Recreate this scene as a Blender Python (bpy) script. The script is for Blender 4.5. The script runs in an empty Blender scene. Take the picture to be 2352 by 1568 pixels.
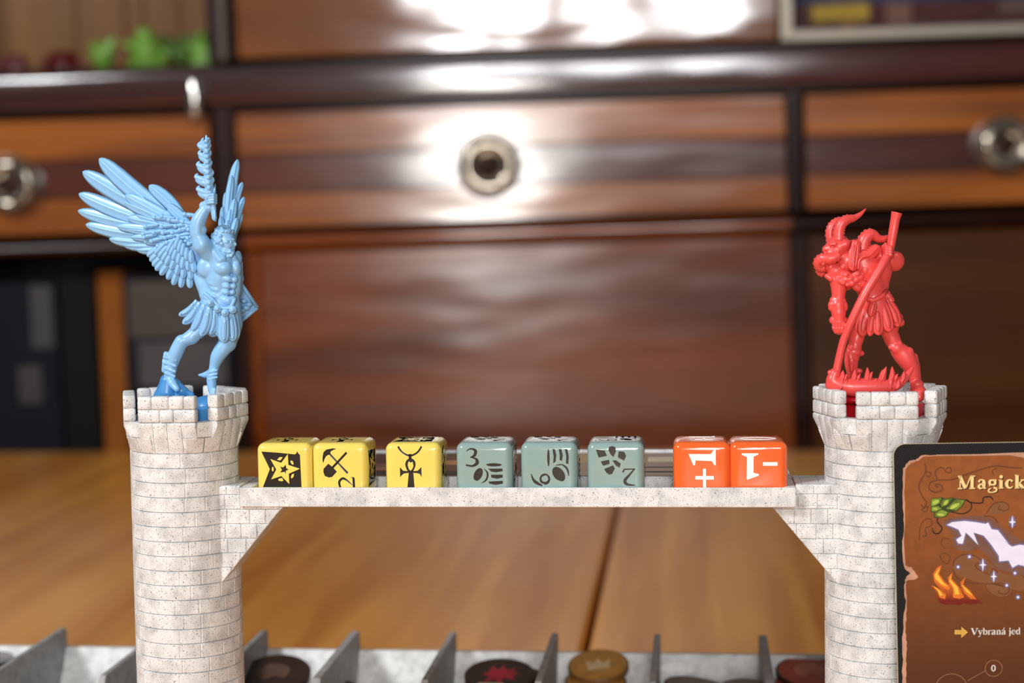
import bpy, bmesh, math, random
import numpy as np
from mathutils import Vector, Matrix
random.seed(7)
C = bpy.context.scene.collection
PI = math.pi
MM = 0.001

# ------------------------------------------------------------------ camera
F, H = 4000.0, 178.0                       # focal length in pixels, camera height above the table in mm
PITCH, ROLL = math.atan((784 - 505) / F), -0.015
_f = np.array([0, math.cos(PITCH), -math.sin(PITCH)])
_u0 = np.array([0, math.sin(PITCH), math.cos(PITCH)])
_r0 = np.array([1.0, 0, 0])
_r = _r0 * math.cos(ROLL) + _u0 * math.sin(ROLL)
_u = -_r0 * math.sin(ROLL) + _u0 * math.cos(ROLL)
CAM = np.array([0, 0, H])

def ray(x, y):
    return _f + _r * (x - 1176) / F - _u * (y - 784) / F

def at(x, y, Y):                           # photo point -> place (mm) at depth Y
    d = ray(x, y)
    return CAM + d * Y / d[1]

def atz(x, y, z):                          # photo point -> place (mm) on the level z
    d = ray(x, y)
    return CAM + d * (z - H) / d[2]

cam_d = bpy.data.cameras.new('camera')
cam = bpy.data.objects.new('camera', cam_d)
C.objects.link(cam)
cam.matrix_world = Matrix(((_r[0], _u[0], -_f[0], 0), (_r[1], _u[1], -_f[1], 0), (_r[2], _u[2], -_f[2], H * MM), (0, 0, 0, 1)))
cam_d.sensor_width = 36
cam_d.lens = F / 2352 * 36
cam_d.clip_start = 0.01
cam_d.clip_end = 50
cam_d.dof.use_dof = True
cam_d.dof.focus_distance = 0.494
cam_d.dof.aperture_fstop = 10.0
bpy.context.scene.camera = cam

# ------------------------------------------------------------------ world and lights
sc = bpy.context.scene
sc.view_settings.view_transform = 'Standard'
sc.view_settings.look = 'None'
sc.view_settings.gamma = 1
sc.view_settings.exposure = 0.10
sc.view_settings.use_curve_mapping = False
world = bpy.data.worlds.new('room')
sc.world = world
world.use_nodes = True
bg = world.node_tree.nodes['Background']
bg.inputs[0].default_value = (0.95, 0.97, 1.0, 1)
bg.inputs[1].default_value = 0.085

def area(name, loc, target, sx, sy, power, col):
    d = bpy.data.lights.new(name, 'AREA')
    d.shape = 'RECTANGLE'; d.size = sx; d.size_y = sy; d.energy = power; d.color = col
    o = bpy.data.objects.new(name, d); C.objects.link(o)
    o.location = loc
    o.rotation_euler = (Vector(target) - Vector(loc)).to_track_quat('-Z', 'Y').to_euler()
    return o
area('key_lamp', (-0.92, -0.22, 1.00), (0, 0.62, 0.05), 0.36, 0.30, 15.5, (0.98, 0.99, 1.0))
area('table_lamp', (-0.05, -0.62, 0.285), (0.0, 1.4, 0.2), 0.17, 0.17, 3.3, (1.0, 0.97, 0.92))
for wx, wz, ww, wp in ((-0.15, 0.85, 0.10, 6.0), (0.02, 0.88, 0.07, 4.0), (0.27, 0.88, 0.18, 5.2), (0.56, 0.88, 0.22, 6.0)):     # panes of the window behind the camera
    area('window_pane_light', (wx, -2.0, wz), (wx * 0.3, 1.4, 0.2), ww, 0.46, wp, (0.98, 0.98, 1.0))

# ------------------------------------------------------------------ materials
def lin(c):
    return tuple(((v / 255) / 12.92 if v / 255 <= 0.04045 else ((v / 255 + 0.055) / 1.055) ** 2.4) for v in c) + (1,)

def new_mat(name):
    m = bpy.data.materials.new(name); m.use_nodes = True
    return m, m.node_tree.nodes, m.node_tree.links, m.node_tree.nodes['Principled BSDF']

def plain(name, col, rough=0.5, coat=0.0, metal=0.0, sss=0.0, spec=0.5, var=0.0, vs=300.0, bump=0.0, bs=2000.0):
    m, N, L, b = new_mat(name)
    b.inputs['Base Color'].default_value = lin(col)
    b.inputs['Roughness'].default_value = rough
    b.inputs['Coat Weight'].default_value = coat
    b.inputs['Coat Roughness'].default_value = 0.06
    b.inputs['Metallic'].default_value = metal
    b.inputs['Specular IOR Level'].default_value = spec
    if sss:
        b.inputs['Subsurface Weight'].default_value = sss
        b.inputs['Subsurface Radius'].default_value = (1, 0.6, 0.5)
        b.inputs['Subsurface Scale'].default_value = 0.0012
    g = N.new('ShaderNodeNewGeometry')
    n = N.new('ShaderNodeTexNoise'); n.inputs['Scale'].default_value = vs; n.inputs['Detail'].default_value = 3
    L.new(g.outputs['Position'], n.inputs['Vector'])
    mx = N.new('ShaderNodeMix'); mx.data_type = 'RGBA'
    c = lin(col)
    mx.inputs['A'].default_value = tuple(v * (1 - var) for v in c[:3]) + (1,)
    mx.inputs['B'].default_value = tuple(min(1, v * (1 + var)) for v in c[:3]) + (1,)
    L.new(n.outputs['Fac'], mx.inputs['Factor']); L.new(mx.outputs['Result'], b.inputs['Base Color'])
    if bump:
        n2 = N.new('ShaderNodeTexNoise'); n2.inputs['Scale'].default_value = bs
        L.new(g.outputs['Position'], n2.inputs['Vector'])
        bp = N.new('ShaderNodeBump'); bp.inputs['Strength'].default_value = bump; bp.inputs['Distance'].default_value = 0.0002
        L.new(n2.outputs['Fac'], bp.inputs['Height']); L.new(bp.outputs['Normal'], b.inputs['Normal'])
    return m

def marble(name, base=(226, 226, 224), dark=(84, 86, 90), amount=0.648):
    m, N, L, b = new_mat(name)
    g = N.new('ShaderNodeNewGeometry')
    n1 = N.new('ShaderNodeTexNoise'); n1.inputs['Scale'].default_value = 230; n1.inputs['Detail'].default_value = 4
    n2 = N.new('ShaderNodeTexNoise'); n2.inputs['Scale'].default_value = 2800; n2.inputs['Detail'].default_value = 2.0; n2.inputs['Roughness'].default_value = 0.6
    for n in (n1, n2): L.new(g.outputs['Position'], n.inputs['Vector'])
    r1 = N.new('ShaderNodeValToRGB')
    bl = lin(base)
    r1.color_ramp.elements[0].position = 0.35; r1.color_ramp.elements[0].color = tuple(v * 0.74 for v in bl[:3]) + (1,)
    r1.color_ramp.elements[1].position = 0.58; r1.color_ramp.elements[1].color = bl
    L.new(n1.outputs['Fac'], r1.inputs['Fac'])
    r2 = N.new('ShaderNodeValToRGB')
    r2.color_ramp.elements[0].position = amount - 0.035; r2.color_ramp.elements[0].color = (0, 0, 0, 1)
    r2.color_ramp.elements[1].position = amount + 0.03; r2.color_ramp.elements[1].color = (1, 1, 1, 1)
    L.new(n2.outputs['Fac'], r2.inputs['Fac'])
    mx = N.new('ShaderNodeMix'); mx.data_type = 'RGBA'
    L.new(r2.outputs['Color'], mx.inputs['Factor']); L.new(r1.outputs['Color'], mx.inputs['A'])
    mx.inputs['B'].default_value = lin(dark)
    L.new(mx.outputs['Result'], b.inputs['Base Color'])
    b.inputs['Roughness'].default_value = 0.55
    b.inputs['Specular IOR Level'].default_value = 0.35
    bp = N.new('ShaderNodeBump'); bp.inputs['Strength'].default_value = 0.25; bp.inputs['Distance'].default_value = 0.0001
    L.new(n2.outputs['Fac'], bp.inputs['Height']); L.new(bp.outputs['Normal'], b.inputs['Normal'])
    return m

def wood(name, dark, light, rough=0.3, coat=0.6, coat_rough=0.12, stretch=(3, 3, 40), scale=1.0, wav=0.0, spots=False):
    """varnished timber; grain runs along the axis with the smallest stretch"""
    m, N, L, b = new_mat(name)
    t = N.new('ShaderNodeTexCoord')
    mp = N.new('ShaderNodeMapping'); mp.inputs['Scale'].default_value = stretch
    L.new(t.outputs['Object'], mp.inputs['Vector'])
    n = N.new('ShaderNodeTexNoise'); n.inputs['Scale'].default_value = scale; n.inputs['Detail'].default_value = 6; n.inputs['Distortion'].default_value = 0.6
    L.new(mp.outputs['Vector'], n.inputs['Vector'])
    r = N.new('ShaderNodeValToRGB')
    r.color_ramp.elements[0].position = 0.32; r.color_ramp.elements[0].color = lin(dark)
    r.color_ramp.elements[1].position = 0.68; r.color_ramp.elements[1].color = lin(light)
    L.new(n.outputs['Fac'], r.inputs['Fac'])
    L.new(r.outputs['Color'], b.inputs['Base Color'])
    b.inputs['Roughness'].default_value = rough
    b.inputs['Coat Weight'].default_value = coat
    b.inputs['Coat Roughness'].default_value = coat_rough
    b.inputs['Coat IOR'].default_value = 1.95 if name not in ('table_timber', 'floor_boards') else 1.5
    b.inputs['Specular IOR Level'].default_value = 0.08
    if wav:
        n2 = N.new('ShaderNodeTexNoise'); n2.inputs['Scale'].default_value = 9; n2.inputs['Detail'].default_value = 1
        mp2 = N.new('ShaderNodeMapping'); mp2.inputs['Scale'].default_value = (1, 1, 3)
        L.new(t.outputs['Object'], mp2.inputs['Vector']); L.new(mp2.outputs['Vector'], n2.inputs['Vector'])
        bp = N.new('ShaderNodeBump'); bp.inputs['Strength'].default_value = 1.0; bp.inputs['Distance'].default_value = wav
        L.new(n2.outputs['Fac'], bp.inputs['Height']); L.new(bp.outputs['Normal'], b.inputs['Normal']); L.new(bp.outputs['Normal'], b.inputs['Coat Normal'])
    return m

MARBLE = marble('speckled_white_plastic')
MARBLE_GREY = marble('speckled_grey_plastic', (168, 167, 166), (70, 70, 72), 0.67)
BLUE = plain('sky_blue_plastic', (138, 190, 232), 0.36, 0.12, sss=0.25, var=0.03)
BLUE_DEEP = plain('deep_blue_plastic', (70, 140, 200), 0.36, 0.1, sss=0.2, var=0.03)
RED = plain('coral_red_plastic', (230, 80, 76), 0.36, 0.15, sss=0.25, var=0.03)
RED_DEEP = plain('deep_red_plastic', (196, 20, 34), 0.35, 0.12, sss=0.15, var=0.03)
YELLOW = plain('yellow_resin', (238, 214, 104), 0.16, 0.5, sss=0.15, var=0.02)
SAGE = plain('sage_green_resin', (142, 168, 163), 0.16, 0.5, sss=0.1, var=0.03)
ORANGE = plain('orange_resin', (240, 104, 44), 0.16, 0.5, sss=0.25, var=0.03)
INK = plain('black_paint', (14, 14, 15), 0.2, 0.5)
INK_FLOOR = plain('black_paint_floor', (20, 21, 22), 0.3, 0.4, bump=0.12, bs=4000)
WHITE_INK = plain('white_paint', (250, 246, 240), 0.4)

# ------------------------------------------------------------------ mesh helpers (all shapes in mm)
def mesh_from(name, verts, faces, smooth=False):
    me = bpy.data.meshes.new(name)
    me.from_pydata([tuple(c * MM for c in v) for v in verts], [], [tuple(f) for f in faces])
    me.update()
    if smooth:
        me.polygons.foreach_set('use_smooth', [True] * len(me.polygons))
    return me

def put(name, me, mat, parent=None, loc=None):
    if hasattr(me, 'materials') and mat is not None and len(me.materials) == 0:
        me.materials.append(mat)
    o = bpy.data.objects.new(name, me); C.objects.link(o)
    if parent is not None: o.parent = parent
    if loc is not None: o.location = tuple(v * MM for v in loc)
    return o

def tag(o, label=None, cat=None, group=None, kind=None):
    if label: o['label'] = label
    if cat: o['category'] = cat
    if group: o['group'] = group
    if kind: o['kind'] = kind
    return o

def thing(name, label, cat, loc, rz=0.0, group=None):
    o = bpy.data.objects.new(name, None); C.objects.link(o)
    o.empty_display_size = 0.01
    o.location = tuple(v * MM for v in loc); o.rotation_euler = (0, 0, rz)
    return tag(o, label, cat, group)

class MB:
    """collects shapes in mm and links them as one mesh"""
    def __init__(s): s.v = []; s.f = []
    def add(s, v, f):
        b = len(s.v); s.v += [tuple(p) for p in v]; s.f += [tuple(i + b for i in q) for q in f]
        return s
    def box(s, x0, x1, y0, y1, z0, z1, c=0.0):
        if c <= 0:
            v = [(x, y, z) for z in (z0, z1) for y in (y0, y1) for x in (x0, x1)]
            return s.add(v, [(0, 2, 3, 1), (4, 5, 7, 6), (0, 1, 5, 4), (2, 6, 7, 3), (0, 4, 6, 2), (1, 3, 7, 5)])
        bm = bmesh.new(); bmesh.ops.create_cube(bm, size=1)
        for q in bm.verts: q.co = Vector(((x0 + x1) / 2 + q.co.x * (x1 - x0), (y0 + y1) / 2 + q.co.y * (y1 - y0), (z0 + z1) / 2 + q.co.z * (z1 - z0)))
        bmesh.ops.bevel(bm, geom=bm.edges[:], offset=c, segments=2, affect='EDGES', profile=0.5)
        bm.verts.index_update()
        s.add([q.co[:] for q in bm.verts], [[q.index for q in fc.verts] for fc in bm.faces]); bm.free()
        return s
    def prism(s, poly, f0, f1, inset=0.0, dep=0.0):
        """poly: 2-D points; f0/f1 map (a, b) -> 3-D on back/front; inset chamfers the front"""
        n = len(poly)
        A = sum(poly[i][0] * poly[(i + 1) % n][1] - poly[(i + 1) % n][0] * poly[i][1] for i in range(n))
        if A < 0: poly = poly[::-1]
        return s
    def lathe(s, prof, seg=32, axis='z', cx=0, cy=0, cz=0):
        v = []; f = []; m = len(prof)
        for i in range(seg):
            a = 2 * PI * i / seg
            for r, z in prof:
                p = (r * math.cos(a), r * math.sin(a), z) if axis == 'z' else (r * math.cos(a), z, r * math.sin(a))
                v.append((p[0] + cx, p[1] + cy, p[2] + cz))
        for i in range(seg):
            j = (i + 1) % seg
            for k in range(m - 1):
                q = (i * m + k, j * m + k, j * m + k + 1, i * m + k + 1)
                f.append(q if axis == 'z' else q[::-1])
        return s.add(v, f)
    def tube(s, pts, rad, seg=10, cap=True):
        pts = [Vector(p) for p in pts]; n = len(pts)
        if not hasattr(rad, '__len__'): rad = [rad] * n
        v = []; f = []
        up = None
        for i, p in enumerate(pts):
            t = (pts[min(i + 1, n - 1)] - pts[max(i - 1, 0)]).normalized()
            if up is None:
                up = Vector((0, 0, 1)) if abs(t.z) < 0.9 else Vector((1, 0, 0))
            sd = t.cross(up).normalized(); up = sd.cross(t).normalized()
            for k in range(seg):
                a = 2 * PI * k / seg
                v.append(tuple(p + (sd * math.cos(a) + up * math.sin(a)) * rad[i]))
        for i in range(n - 1):
            for k in range(seg):
                l = (k + 1) % seg
                f.append((i * seg + k, (i + 1) * seg + k, (i + 1) * seg + l, i * seg + l))
        if cap:
            f.append(tuple(range(seg))); f.append(tuple(reversed(range((n - 1) * seg, n * seg))))
        return s.add(v, f)
    def mesh(s, name='mesh', smooth=False): return mesh_from(name, s.v, s.f, smooth)
    def build(s, name, mat, parent=None, smooth=False, loc=None):
        return put(name, s.mesh(name, smooth), mat, parent, loc)

def auto_smooth(o, ang=35):
    me = o.data
    me.polygons.foreach_set('use_smooth', [True] * len(me.polygons))
    bm = bmesh.new(); bm.from_mesh(me)
    for e in bm.edges:
        if len(e.link_faces) == 2 and e.calc_face_angle(0) > math.radians(ang): e.smooth = False
    bm.to_mesh(me); bm.free()
    return o

def smooth_line(pts, n=8, closed=False):
    """Catmull-Rom through the points (any dimension)"""
    P = [np.array(p, float) for p in pts]; out = []
    m = len(P)
    rng = range(m if closed else m - 1)
    for i in rng:
        if closed: a, b, c, d = P[(i - 1) % m], P[i], P[(i + 1) % m], P[(i + 2) % m]
        else: a, b, c, d = P[max(i - 1, 0)], P[i], P[i + 1], P[min(i + 2, m - 1)]
        for k in range(n):
            t = k / n
            out.append(0.5 * (2 * b + (c - a) * t + (2 * a - 5 * b + 4 * c - d) * t * t + (3 * b - a - 3 * c + d) * t ** 3))
    if not closed: out.append(P[-1])
    return out

def stroke(pts, w, n=6, sm=True):
    """a 2-D pen stroke -> closed polygon; w is a width or a width per point"""
    if not hasattr(w, '__len__'): w = [w] * len(pts)
    q = [(p[0], p[1], ww) for p, ww in zip(pts, w)]
    q = smooth_line(q, n) if sm and len(pts) > 2 else [np.array(p, float) for p in q]
    L_, R_ = [], []
    for i, p in enumerate(q):
        t = q[min(i + 1, len(q) - 1)][:2] - q[max(i - 1, 0)][:2]
        l = math.hypot(*t) or 1; nx, ny = -t[1] / l, t[0] / l
        L_.append((p[0] + nx * p[2] / 2, p[1] + ny * p[2] / 2)); R_.append((p[0] - nx * p[2] / 2, p[1] - ny * p[2] / 2))
    return L_ + R_[::-1]

def oval(cx, cy, rx, ry, rot=0, n=22, a0=0, a1=2 * PI):
    c, s_ = math.cos(rot), math.sin(rot); out = []
    full = abs(a1 - a0 - 2 * PI) < 1e-6
    for i in range(n if full else n + 1):
        a = a0 + (a1 - a0) * i / n
        x, y = rx * math.cos(a), ry * math.sin(a)
        out.append((cx + x * c - y * s_, cy + x * s_ + y * c))
    return out

def fill_mesh(polys, depth=0.0):
    """2-D polygons (even-odd) -> flat or extruded mesh in the xy plane, in mm units"""
    cu = bpy.data.curves.new('outline', 'CURVE'); cu.dimensions = '2D'; cu.fill_mode = 'BOTH'; cu.extrude = depth
    for p in polys:
        s = cu.splines.new('POLY'); s.points.add(len(p) - 1)
        for i, q in enumerate(p): s.points[i].co = (q[0], q[1], 0, 1)
        s.use_cyclic_u = True
    o = bpy.data.objects.new('outline', cu); C.objects.link(o)
    me = bpy.data.meshes.new_from_object(o.evaluated_get(bpy.context.evaluated_depsgraph_get()))
    bpy.data.objects.remove(o); bpy.data.curves.remove(cu)
    bm = bmesh.new(); bm.from_mesh(me); bmesh.ops.remove_doubles(bm, verts=bm.verts[:], dist=1e-5)
    bmesh.ops.recalc_face_normals(bm, faces=bm.faces[:]); bm.to_mesh(me); bm.free()
    return me

# ---- sculpting: smooth unions of solids on a grid, then one continuous surface (surface nets)
class Sculpt:
    def __init__(s, lo, hi, h=0.25):
        s.lo = np.array(lo, float); s.h = h
        s.n = np.ceil((np.array(hi, float) - s.lo) / h).astype(int) + 1
        s.F = np.full(s.n, 9.0, np.float32)
    def win(s, lo, hi, m):
        a = np.clip(np.floor((np.array(lo) - m - s.lo) / s.h).astype(int), 0, s.n)
        b = np.clip(np.ceil((np.array(hi) + m - s.lo) / s.h).astype(int) + 1, 0, s.n)
        ax = [s.lo[i] + s.h * np.arange(a[i], b[i]) for i in range(3)]
        X, Y, Z = np.meshgrid(*ax, indexing='ij', sparse=True)
        return (slice(a[0], b[0]), slice(a[1], b[1]), slice(a[2], b[2])), X, Y, Z
    def put(s, sl, d, k, cut=False):
        f = s.F[sl]
        if f.size == 0: return
        if cut:
            hh = np.clip(0.5 - 0.5 * (f + d) / k, 0, 1)
            s.F[sl] = f * (1 - hh) + (-d) * hh + k * hh * (1 - hh)
        else:
            hh = np.clip(0.5 + 0.5 * (f - d) / k, 0, 1)
            s.F[sl] = f * (1 - hh) + d * hh - k * hh * (1 - hh)
    def cap(s, a, b, ra, rb=None, k=0.5, cut=False):
        if rb is None: rb = ra
        a = np.array(a, float); b = np.array(b, float)
        sl, X, Y, Z = s.win(np.minimum(a, b) - max(ra, rb), np.maximum(a, b) + max(ra, rb), 1.2)
        ab = b - a; L2 = max(ab @ ab, 1e-9)
        t = np.clip(((X - a[0]) * ab[0] + (Y - a[1]) * ab[1] + (Z - a[2]) * ab[2]) / L2, 0, 1)
        d = np.sqrt((X - a[0] - t * ab[0]) ** 2 + (Y - a[1] - t * ab[1]) ** 2 + (Z - a[2] - t * ab[2]) ** 2) - (ra + (rb - ra) * t)
        s.put(sl, d, k, cut); return s
    def chain(s, pts, rs, k=0.5, n=0):
        if n:
            q = smooth_line([tuple(p) + (r,) for p, r in zip(pts, rs)], n)
            pts = [p[:3] for p in q]; rs = [p[3] for p in q]
        for i in range(len(pts) - 1): s.cap(pts[i], pts[i + 1], rs[i], rs[i + 1], k)
        return s
    def ell(s, c, r, rot=None, k=0.4, cut=False):
        """rot: angle in the picture plane (about y), clockwise positive"""
        c = np.array(c, float); m = max(r)
        sl, X, Y, Z = s.win(c - m, c + m, 1.0)
        dx, dy, dz = X - c[0], Y - c[1], Z - c[2]
        if rot:
            co, si = math.cos(rot), math.sin(rot)
            dx, dz = dx * co - dz * si, dx * si + dz * co
        k0 = np.sqrt((dx / r[0]) ** 2 + (dy / r[1]) ** 2 + (dz / r[2]) ** 2)
        k1 = np.sqrt((dx / r[0] ** 2) ** 2 + (dy / r[1] ** 2) ** 2 + (dz / r[2] ** 2) ** 2) + 1e-6
        s.put(sl, k0 * (k0 - 1) / k1, k, cut); return s
    def mesh(s, name):
        f = s.F; S = f < 0; n = s.n
        cnt = np.zeros(n - 1, np.int8)
        cor = [(i, j, k) for i in (0, 1) for j in (0, 1) for k in (0, 1)]
        for c in cor: cnt += S[c[0]:n[0] - 1 + c[0], c[1]:n[1] - 1 + c[1], c[2]:n[2] - 1 + c[2]]
        act = (cnt > 0) & (cnt < 8)
        I = np.argwhere(act); idx = np.full(n - 1, -1, np.int32); idx[act] = np.arange(len(I))
        acc = np.zeros((len(I), 3)); num = np.zeros(len(I))
        for c in cor:
            for ax in range(3):
                if c[ax]: continue
                e = list(c); e[ax] = 1
                a = I + np.array(c); b = I + np.array(e)
                fa = f[a[:, 0], a[:, 1], a[:, 2]]; fb = f[b[:, 0], b[:, 1], b[:, 2]]
                mk = (fa < 0) != (fb < 0)
                t = np.where(mk, fa / np.where(mk, fa - fb, 1), 0)
                p = np.array(c, float)[None, :].repeat(len(I), 0); p[:, ax] += t
                acc += p * mk[:, None]; num += mk
        V = (I + acc / num[:, None]) * s.h + s.lo
        faces = []
        for ax in range(3):
            o1, o2 = [(1, 2), (2, 0), (0, 1)][ax]
            sa = [slice(0, n[i]) for i in range(3)]; sb = list(sa)
            sa[ax] = slice(0, n[ax] - 1); sb[ax] = slice(1, n[ax])
            for o in (o1, o2): sa[o] = slice(1, n[o] - 1); sb[o] = sa[o]
            A = S[tuple(sa)]; B = S[tuple(sb)]
            E = np.argwhere(A != B)
            if not len(E): continue
            inv = A[tuple(E.T)]
            E[:, o1] += 1; E[:, o2] += 1
            d1 = np.zeros(3, int); d1[o1] = 1; d2 = np.zeros(3, int); d2[o2] = 1
            q = np.stack([idx[tuple((E - d1 - d2).T)], idx[tuple((E - d2).T)], idx[tuple(E.T)], idx[tuple((E - d1).T)]], 1)
            q[~inv] = q[~inv][:, ::-1]
            faces.append(q)
        Q = np.concatenate(faces).astype(np.int32)
        me = bpy.data.meshes.new(name)
        me.vertices.add(len(V)); me.vertices.foreach_set('co', (V * MM).astype(np.float32).ravel())
        me.loops.add(Q.size); me.loops.foreach_set('vertex_index', Q.ravel())
        me.polygons.add(len(Q)); me.polygons.foreach_set('loop_start', np.arange(0, Q.size, 4, dtype=np.int32))
        me.polygons.foreach_set('use_smooth', np.ones(len(Q), bool))
        me.update(calc_edges=True); me.validate()
        return me

# ------------------------------------------------------------------ common frame of the organiser (turned 5.6 degrees)
YAW = math.radians(-5.586)
E1 = np.array([math.cos(YAW), math.sin(YAW), 0]); E2 = np.array([-math.sin(YAW), math.cos(YAW), 0])
ORG = atz(550, 1120, 103)                   # front left top corner of the dice tray
def org(x, y, z): p = ORG + E1 * x + E2 * y; return (p[0], p[1], z)

# ================================================================== SETTING
FLOOR_W = wood('floor_boards', (70, 42, 22), (110, 70, 38), 0.5, 0.2, 0.3, (30, 3, 3))
WALLM = plain('plaster', (150, 140, 125), 0.9, var=0.05, vs=6)
fl = MB().box(-2600, 2600, -2800, 1960, -770, -750).build('floor', FLOOR_W); tag(fl, kind='structure')
wl = MB().box(-2600, 2600, 1960, 2010, -750, 1800).build('wall_back', WALLM); tag(wl, kind='structure')

# table: two glued timber panels with a joint between them
TY = math.radians(-5.7)
TABLE_W = wood('table_timber', (198, 122, 44), (238, 166, 74), 0.34, 0.5, 0.2, (30, 1.4, 3), 1.5, wav=0.0012)
jt = atz(1415, 1180, 0); jn = atz(1345, 1480, 0)
tr = thing('dining_table', 'orange-brown glossy timber table under the towers, reaching back to the cabinet', 'table', (jt[0], jt[1], 0), TY)
bk = []
back = atz(1176, 1035, 0)
byl = (back[1] - jt[1]) * math.cos(TY) - (back[0] - jt[0]) * math.sin(TY)
def board(x0, x1): return MB().box(x0, x1, -1500, byl, -28, 0, 2.2).build('table_board', TABLE_W, tr)
# direction of the joint inside the table frame
board(-640, -1.3); board(1.3, 560)
LEGW = wood('table_leg_timber', (70, 40, 20), (112, 70, 36), 0.4, 0.3, 0.2, (20, 20, 2))
for lx, ly in ((-590, -1440), (510, -1440), (-590, byl - 60), (510, byl - 60)):
    MB().tube([(lx, ly, -28), (lx, ly, -400), (lx, ly, -750)], [32, 26, 18], 16).build('table_leg', LEGW, tr, smooth=True)

# ================================================================== CABINET
CY = 1470.0
CT = -0.018
cab0 = at(1176, 500, CY)
cab = thing('sideboard_cabinet', 'large varnished mahogany sideboard with veneered drawers and glass knobs behind the table', 'cabinet', cab0)
cab.rotation_euler = (0, CT, 0)
def cl(px, py, Y=CY):
    w = at(px, py, Y) - cab0
    c, s = math.cos(CT), math.sin(CT)
    return (w[0] * c - w[2] * s, w[0] * s + w[2] * c)
def CX(px): return cl(px, 500)[0]
def CZ(py): return cl(1176, py)[1]
MAHO = wood('mahogany', (84, 30, 2), (146, 68, 6), 0.32, 0.7, 0.12, (2.2, 3, 16), 1.2, wav=0.0010)
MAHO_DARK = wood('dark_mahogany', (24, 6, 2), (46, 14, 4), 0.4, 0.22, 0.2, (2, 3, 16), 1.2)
BAND_LT = wood('light_veneer', (124, 60, 4), (184, 102, 14), 0.3, 1.0, 0.15, (3, 3, 34), 1.2, wav=0.0010)
BAND_DK = wood('dark_veneer', (62, 18, 2), (104, 40, 5), 0.3, 1.0, 0.15, (3, 3, 30), 1.2, wav=0.0010)
GLOSS = wood('polished_panel', (112, 60, 18), (150, 88, 34), 0.3, 1.0, 0.09, (2, 2, 10), 1.2, wav=0.0015)
TAN = wood('niche_backing', (112, 74, 34), (146, 100, 52), 0.6, 0.1, 0.3, (14, 3, 2), 1.0)
BLACK = plain('black_shadow_gap', (14, 9, 7), 0.6)
CHROME = plain('polished_chrome', (225, 222, 215), 0.12, metal=1.0)
ALU = plain('pale_aluminium_rail', (176, 166, 150), 0.35, metal=0.3)
XL, XR = CX(-260), CX(2620)
z_top = CZ(-330); zf0 = CZ(224); zf1 = CZ(134); zd0, zd1 = CZ(512), CZ(232); zl0, zl1 = CZ(556), CZ(516)
zlow = -750 - cab0[2] + 0
zlow_in = zlow + 60
def cbox(name, x0, x1, y0, y1, z0, z1, m, c=2.0, par=None):
    return MB().box(min(x0, x1), max(x0, x1), y0, y1, min(z0, z1), max(z0, z1), c).build(name, m, par or cab)
# carcass
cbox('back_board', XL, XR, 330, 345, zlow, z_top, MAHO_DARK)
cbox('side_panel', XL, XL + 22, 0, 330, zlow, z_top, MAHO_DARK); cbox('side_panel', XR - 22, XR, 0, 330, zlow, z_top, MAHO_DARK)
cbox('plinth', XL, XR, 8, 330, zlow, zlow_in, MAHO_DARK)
cbox('cabinet_top', XL, XR, -4, 345, z_top, z_top + 24, MAHO)
# frieze moulding between upper doors and drawers: a rounded bullnose rail
def rail(name, x0, x1, zc, hh, r, m, y=-6):
    pts = [(y - r * math.cos(a), zc + hh * math.sin(a)) for a in [(-0.5 + i / 12) * PI for i in range(13)]]
    v = []; f = []; n = len(pts)
    for x in (x0, x1):
        for p in pts + [(60, zc + hh), (60, zc - hh)]: v.append((x, p[0], p[1]))
    k = n + 2
    for i in range(k): f.append((i, (i + 1) % k, k + (i + 1) % k, k + i))
    f += [tuple(range(k))[::-1], tuple(range(k, 2 * k))]
    o = MB().add(v, f).build(name, m, cab); auto_smooth(o, 50); return o
FRZ = wood('plum_mahogany', (50, 14, 8), (82, 28, 16), 0.3, 0.9, 0.12, (2, 3, 20), 1.2, wav=0.0008)
rail('frieze_moulding', XL, XR, (zf0 + zf1) / 2, (zf1 - zf0) / 2 - 3, 0.9, FRZ)
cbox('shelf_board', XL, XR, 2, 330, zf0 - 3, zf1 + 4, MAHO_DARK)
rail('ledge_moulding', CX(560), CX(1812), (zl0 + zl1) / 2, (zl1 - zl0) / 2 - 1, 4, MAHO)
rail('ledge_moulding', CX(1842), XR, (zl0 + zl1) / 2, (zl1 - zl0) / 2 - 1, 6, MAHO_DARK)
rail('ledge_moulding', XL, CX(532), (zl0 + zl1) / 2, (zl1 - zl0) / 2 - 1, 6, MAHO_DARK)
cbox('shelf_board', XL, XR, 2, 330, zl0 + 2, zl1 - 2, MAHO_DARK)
# posts
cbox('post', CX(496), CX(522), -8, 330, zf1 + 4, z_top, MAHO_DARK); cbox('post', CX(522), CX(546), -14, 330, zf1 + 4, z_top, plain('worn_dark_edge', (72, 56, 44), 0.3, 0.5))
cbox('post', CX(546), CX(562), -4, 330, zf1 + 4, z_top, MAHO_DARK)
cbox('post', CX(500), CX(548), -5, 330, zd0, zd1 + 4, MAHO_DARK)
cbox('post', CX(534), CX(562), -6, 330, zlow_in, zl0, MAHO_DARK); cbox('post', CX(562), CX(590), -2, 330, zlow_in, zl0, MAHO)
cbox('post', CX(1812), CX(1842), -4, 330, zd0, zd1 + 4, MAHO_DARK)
cbox('post', CX(1812), CX(1856), -2, 330, zlow_in, zl0, MAHO_DARK)
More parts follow.
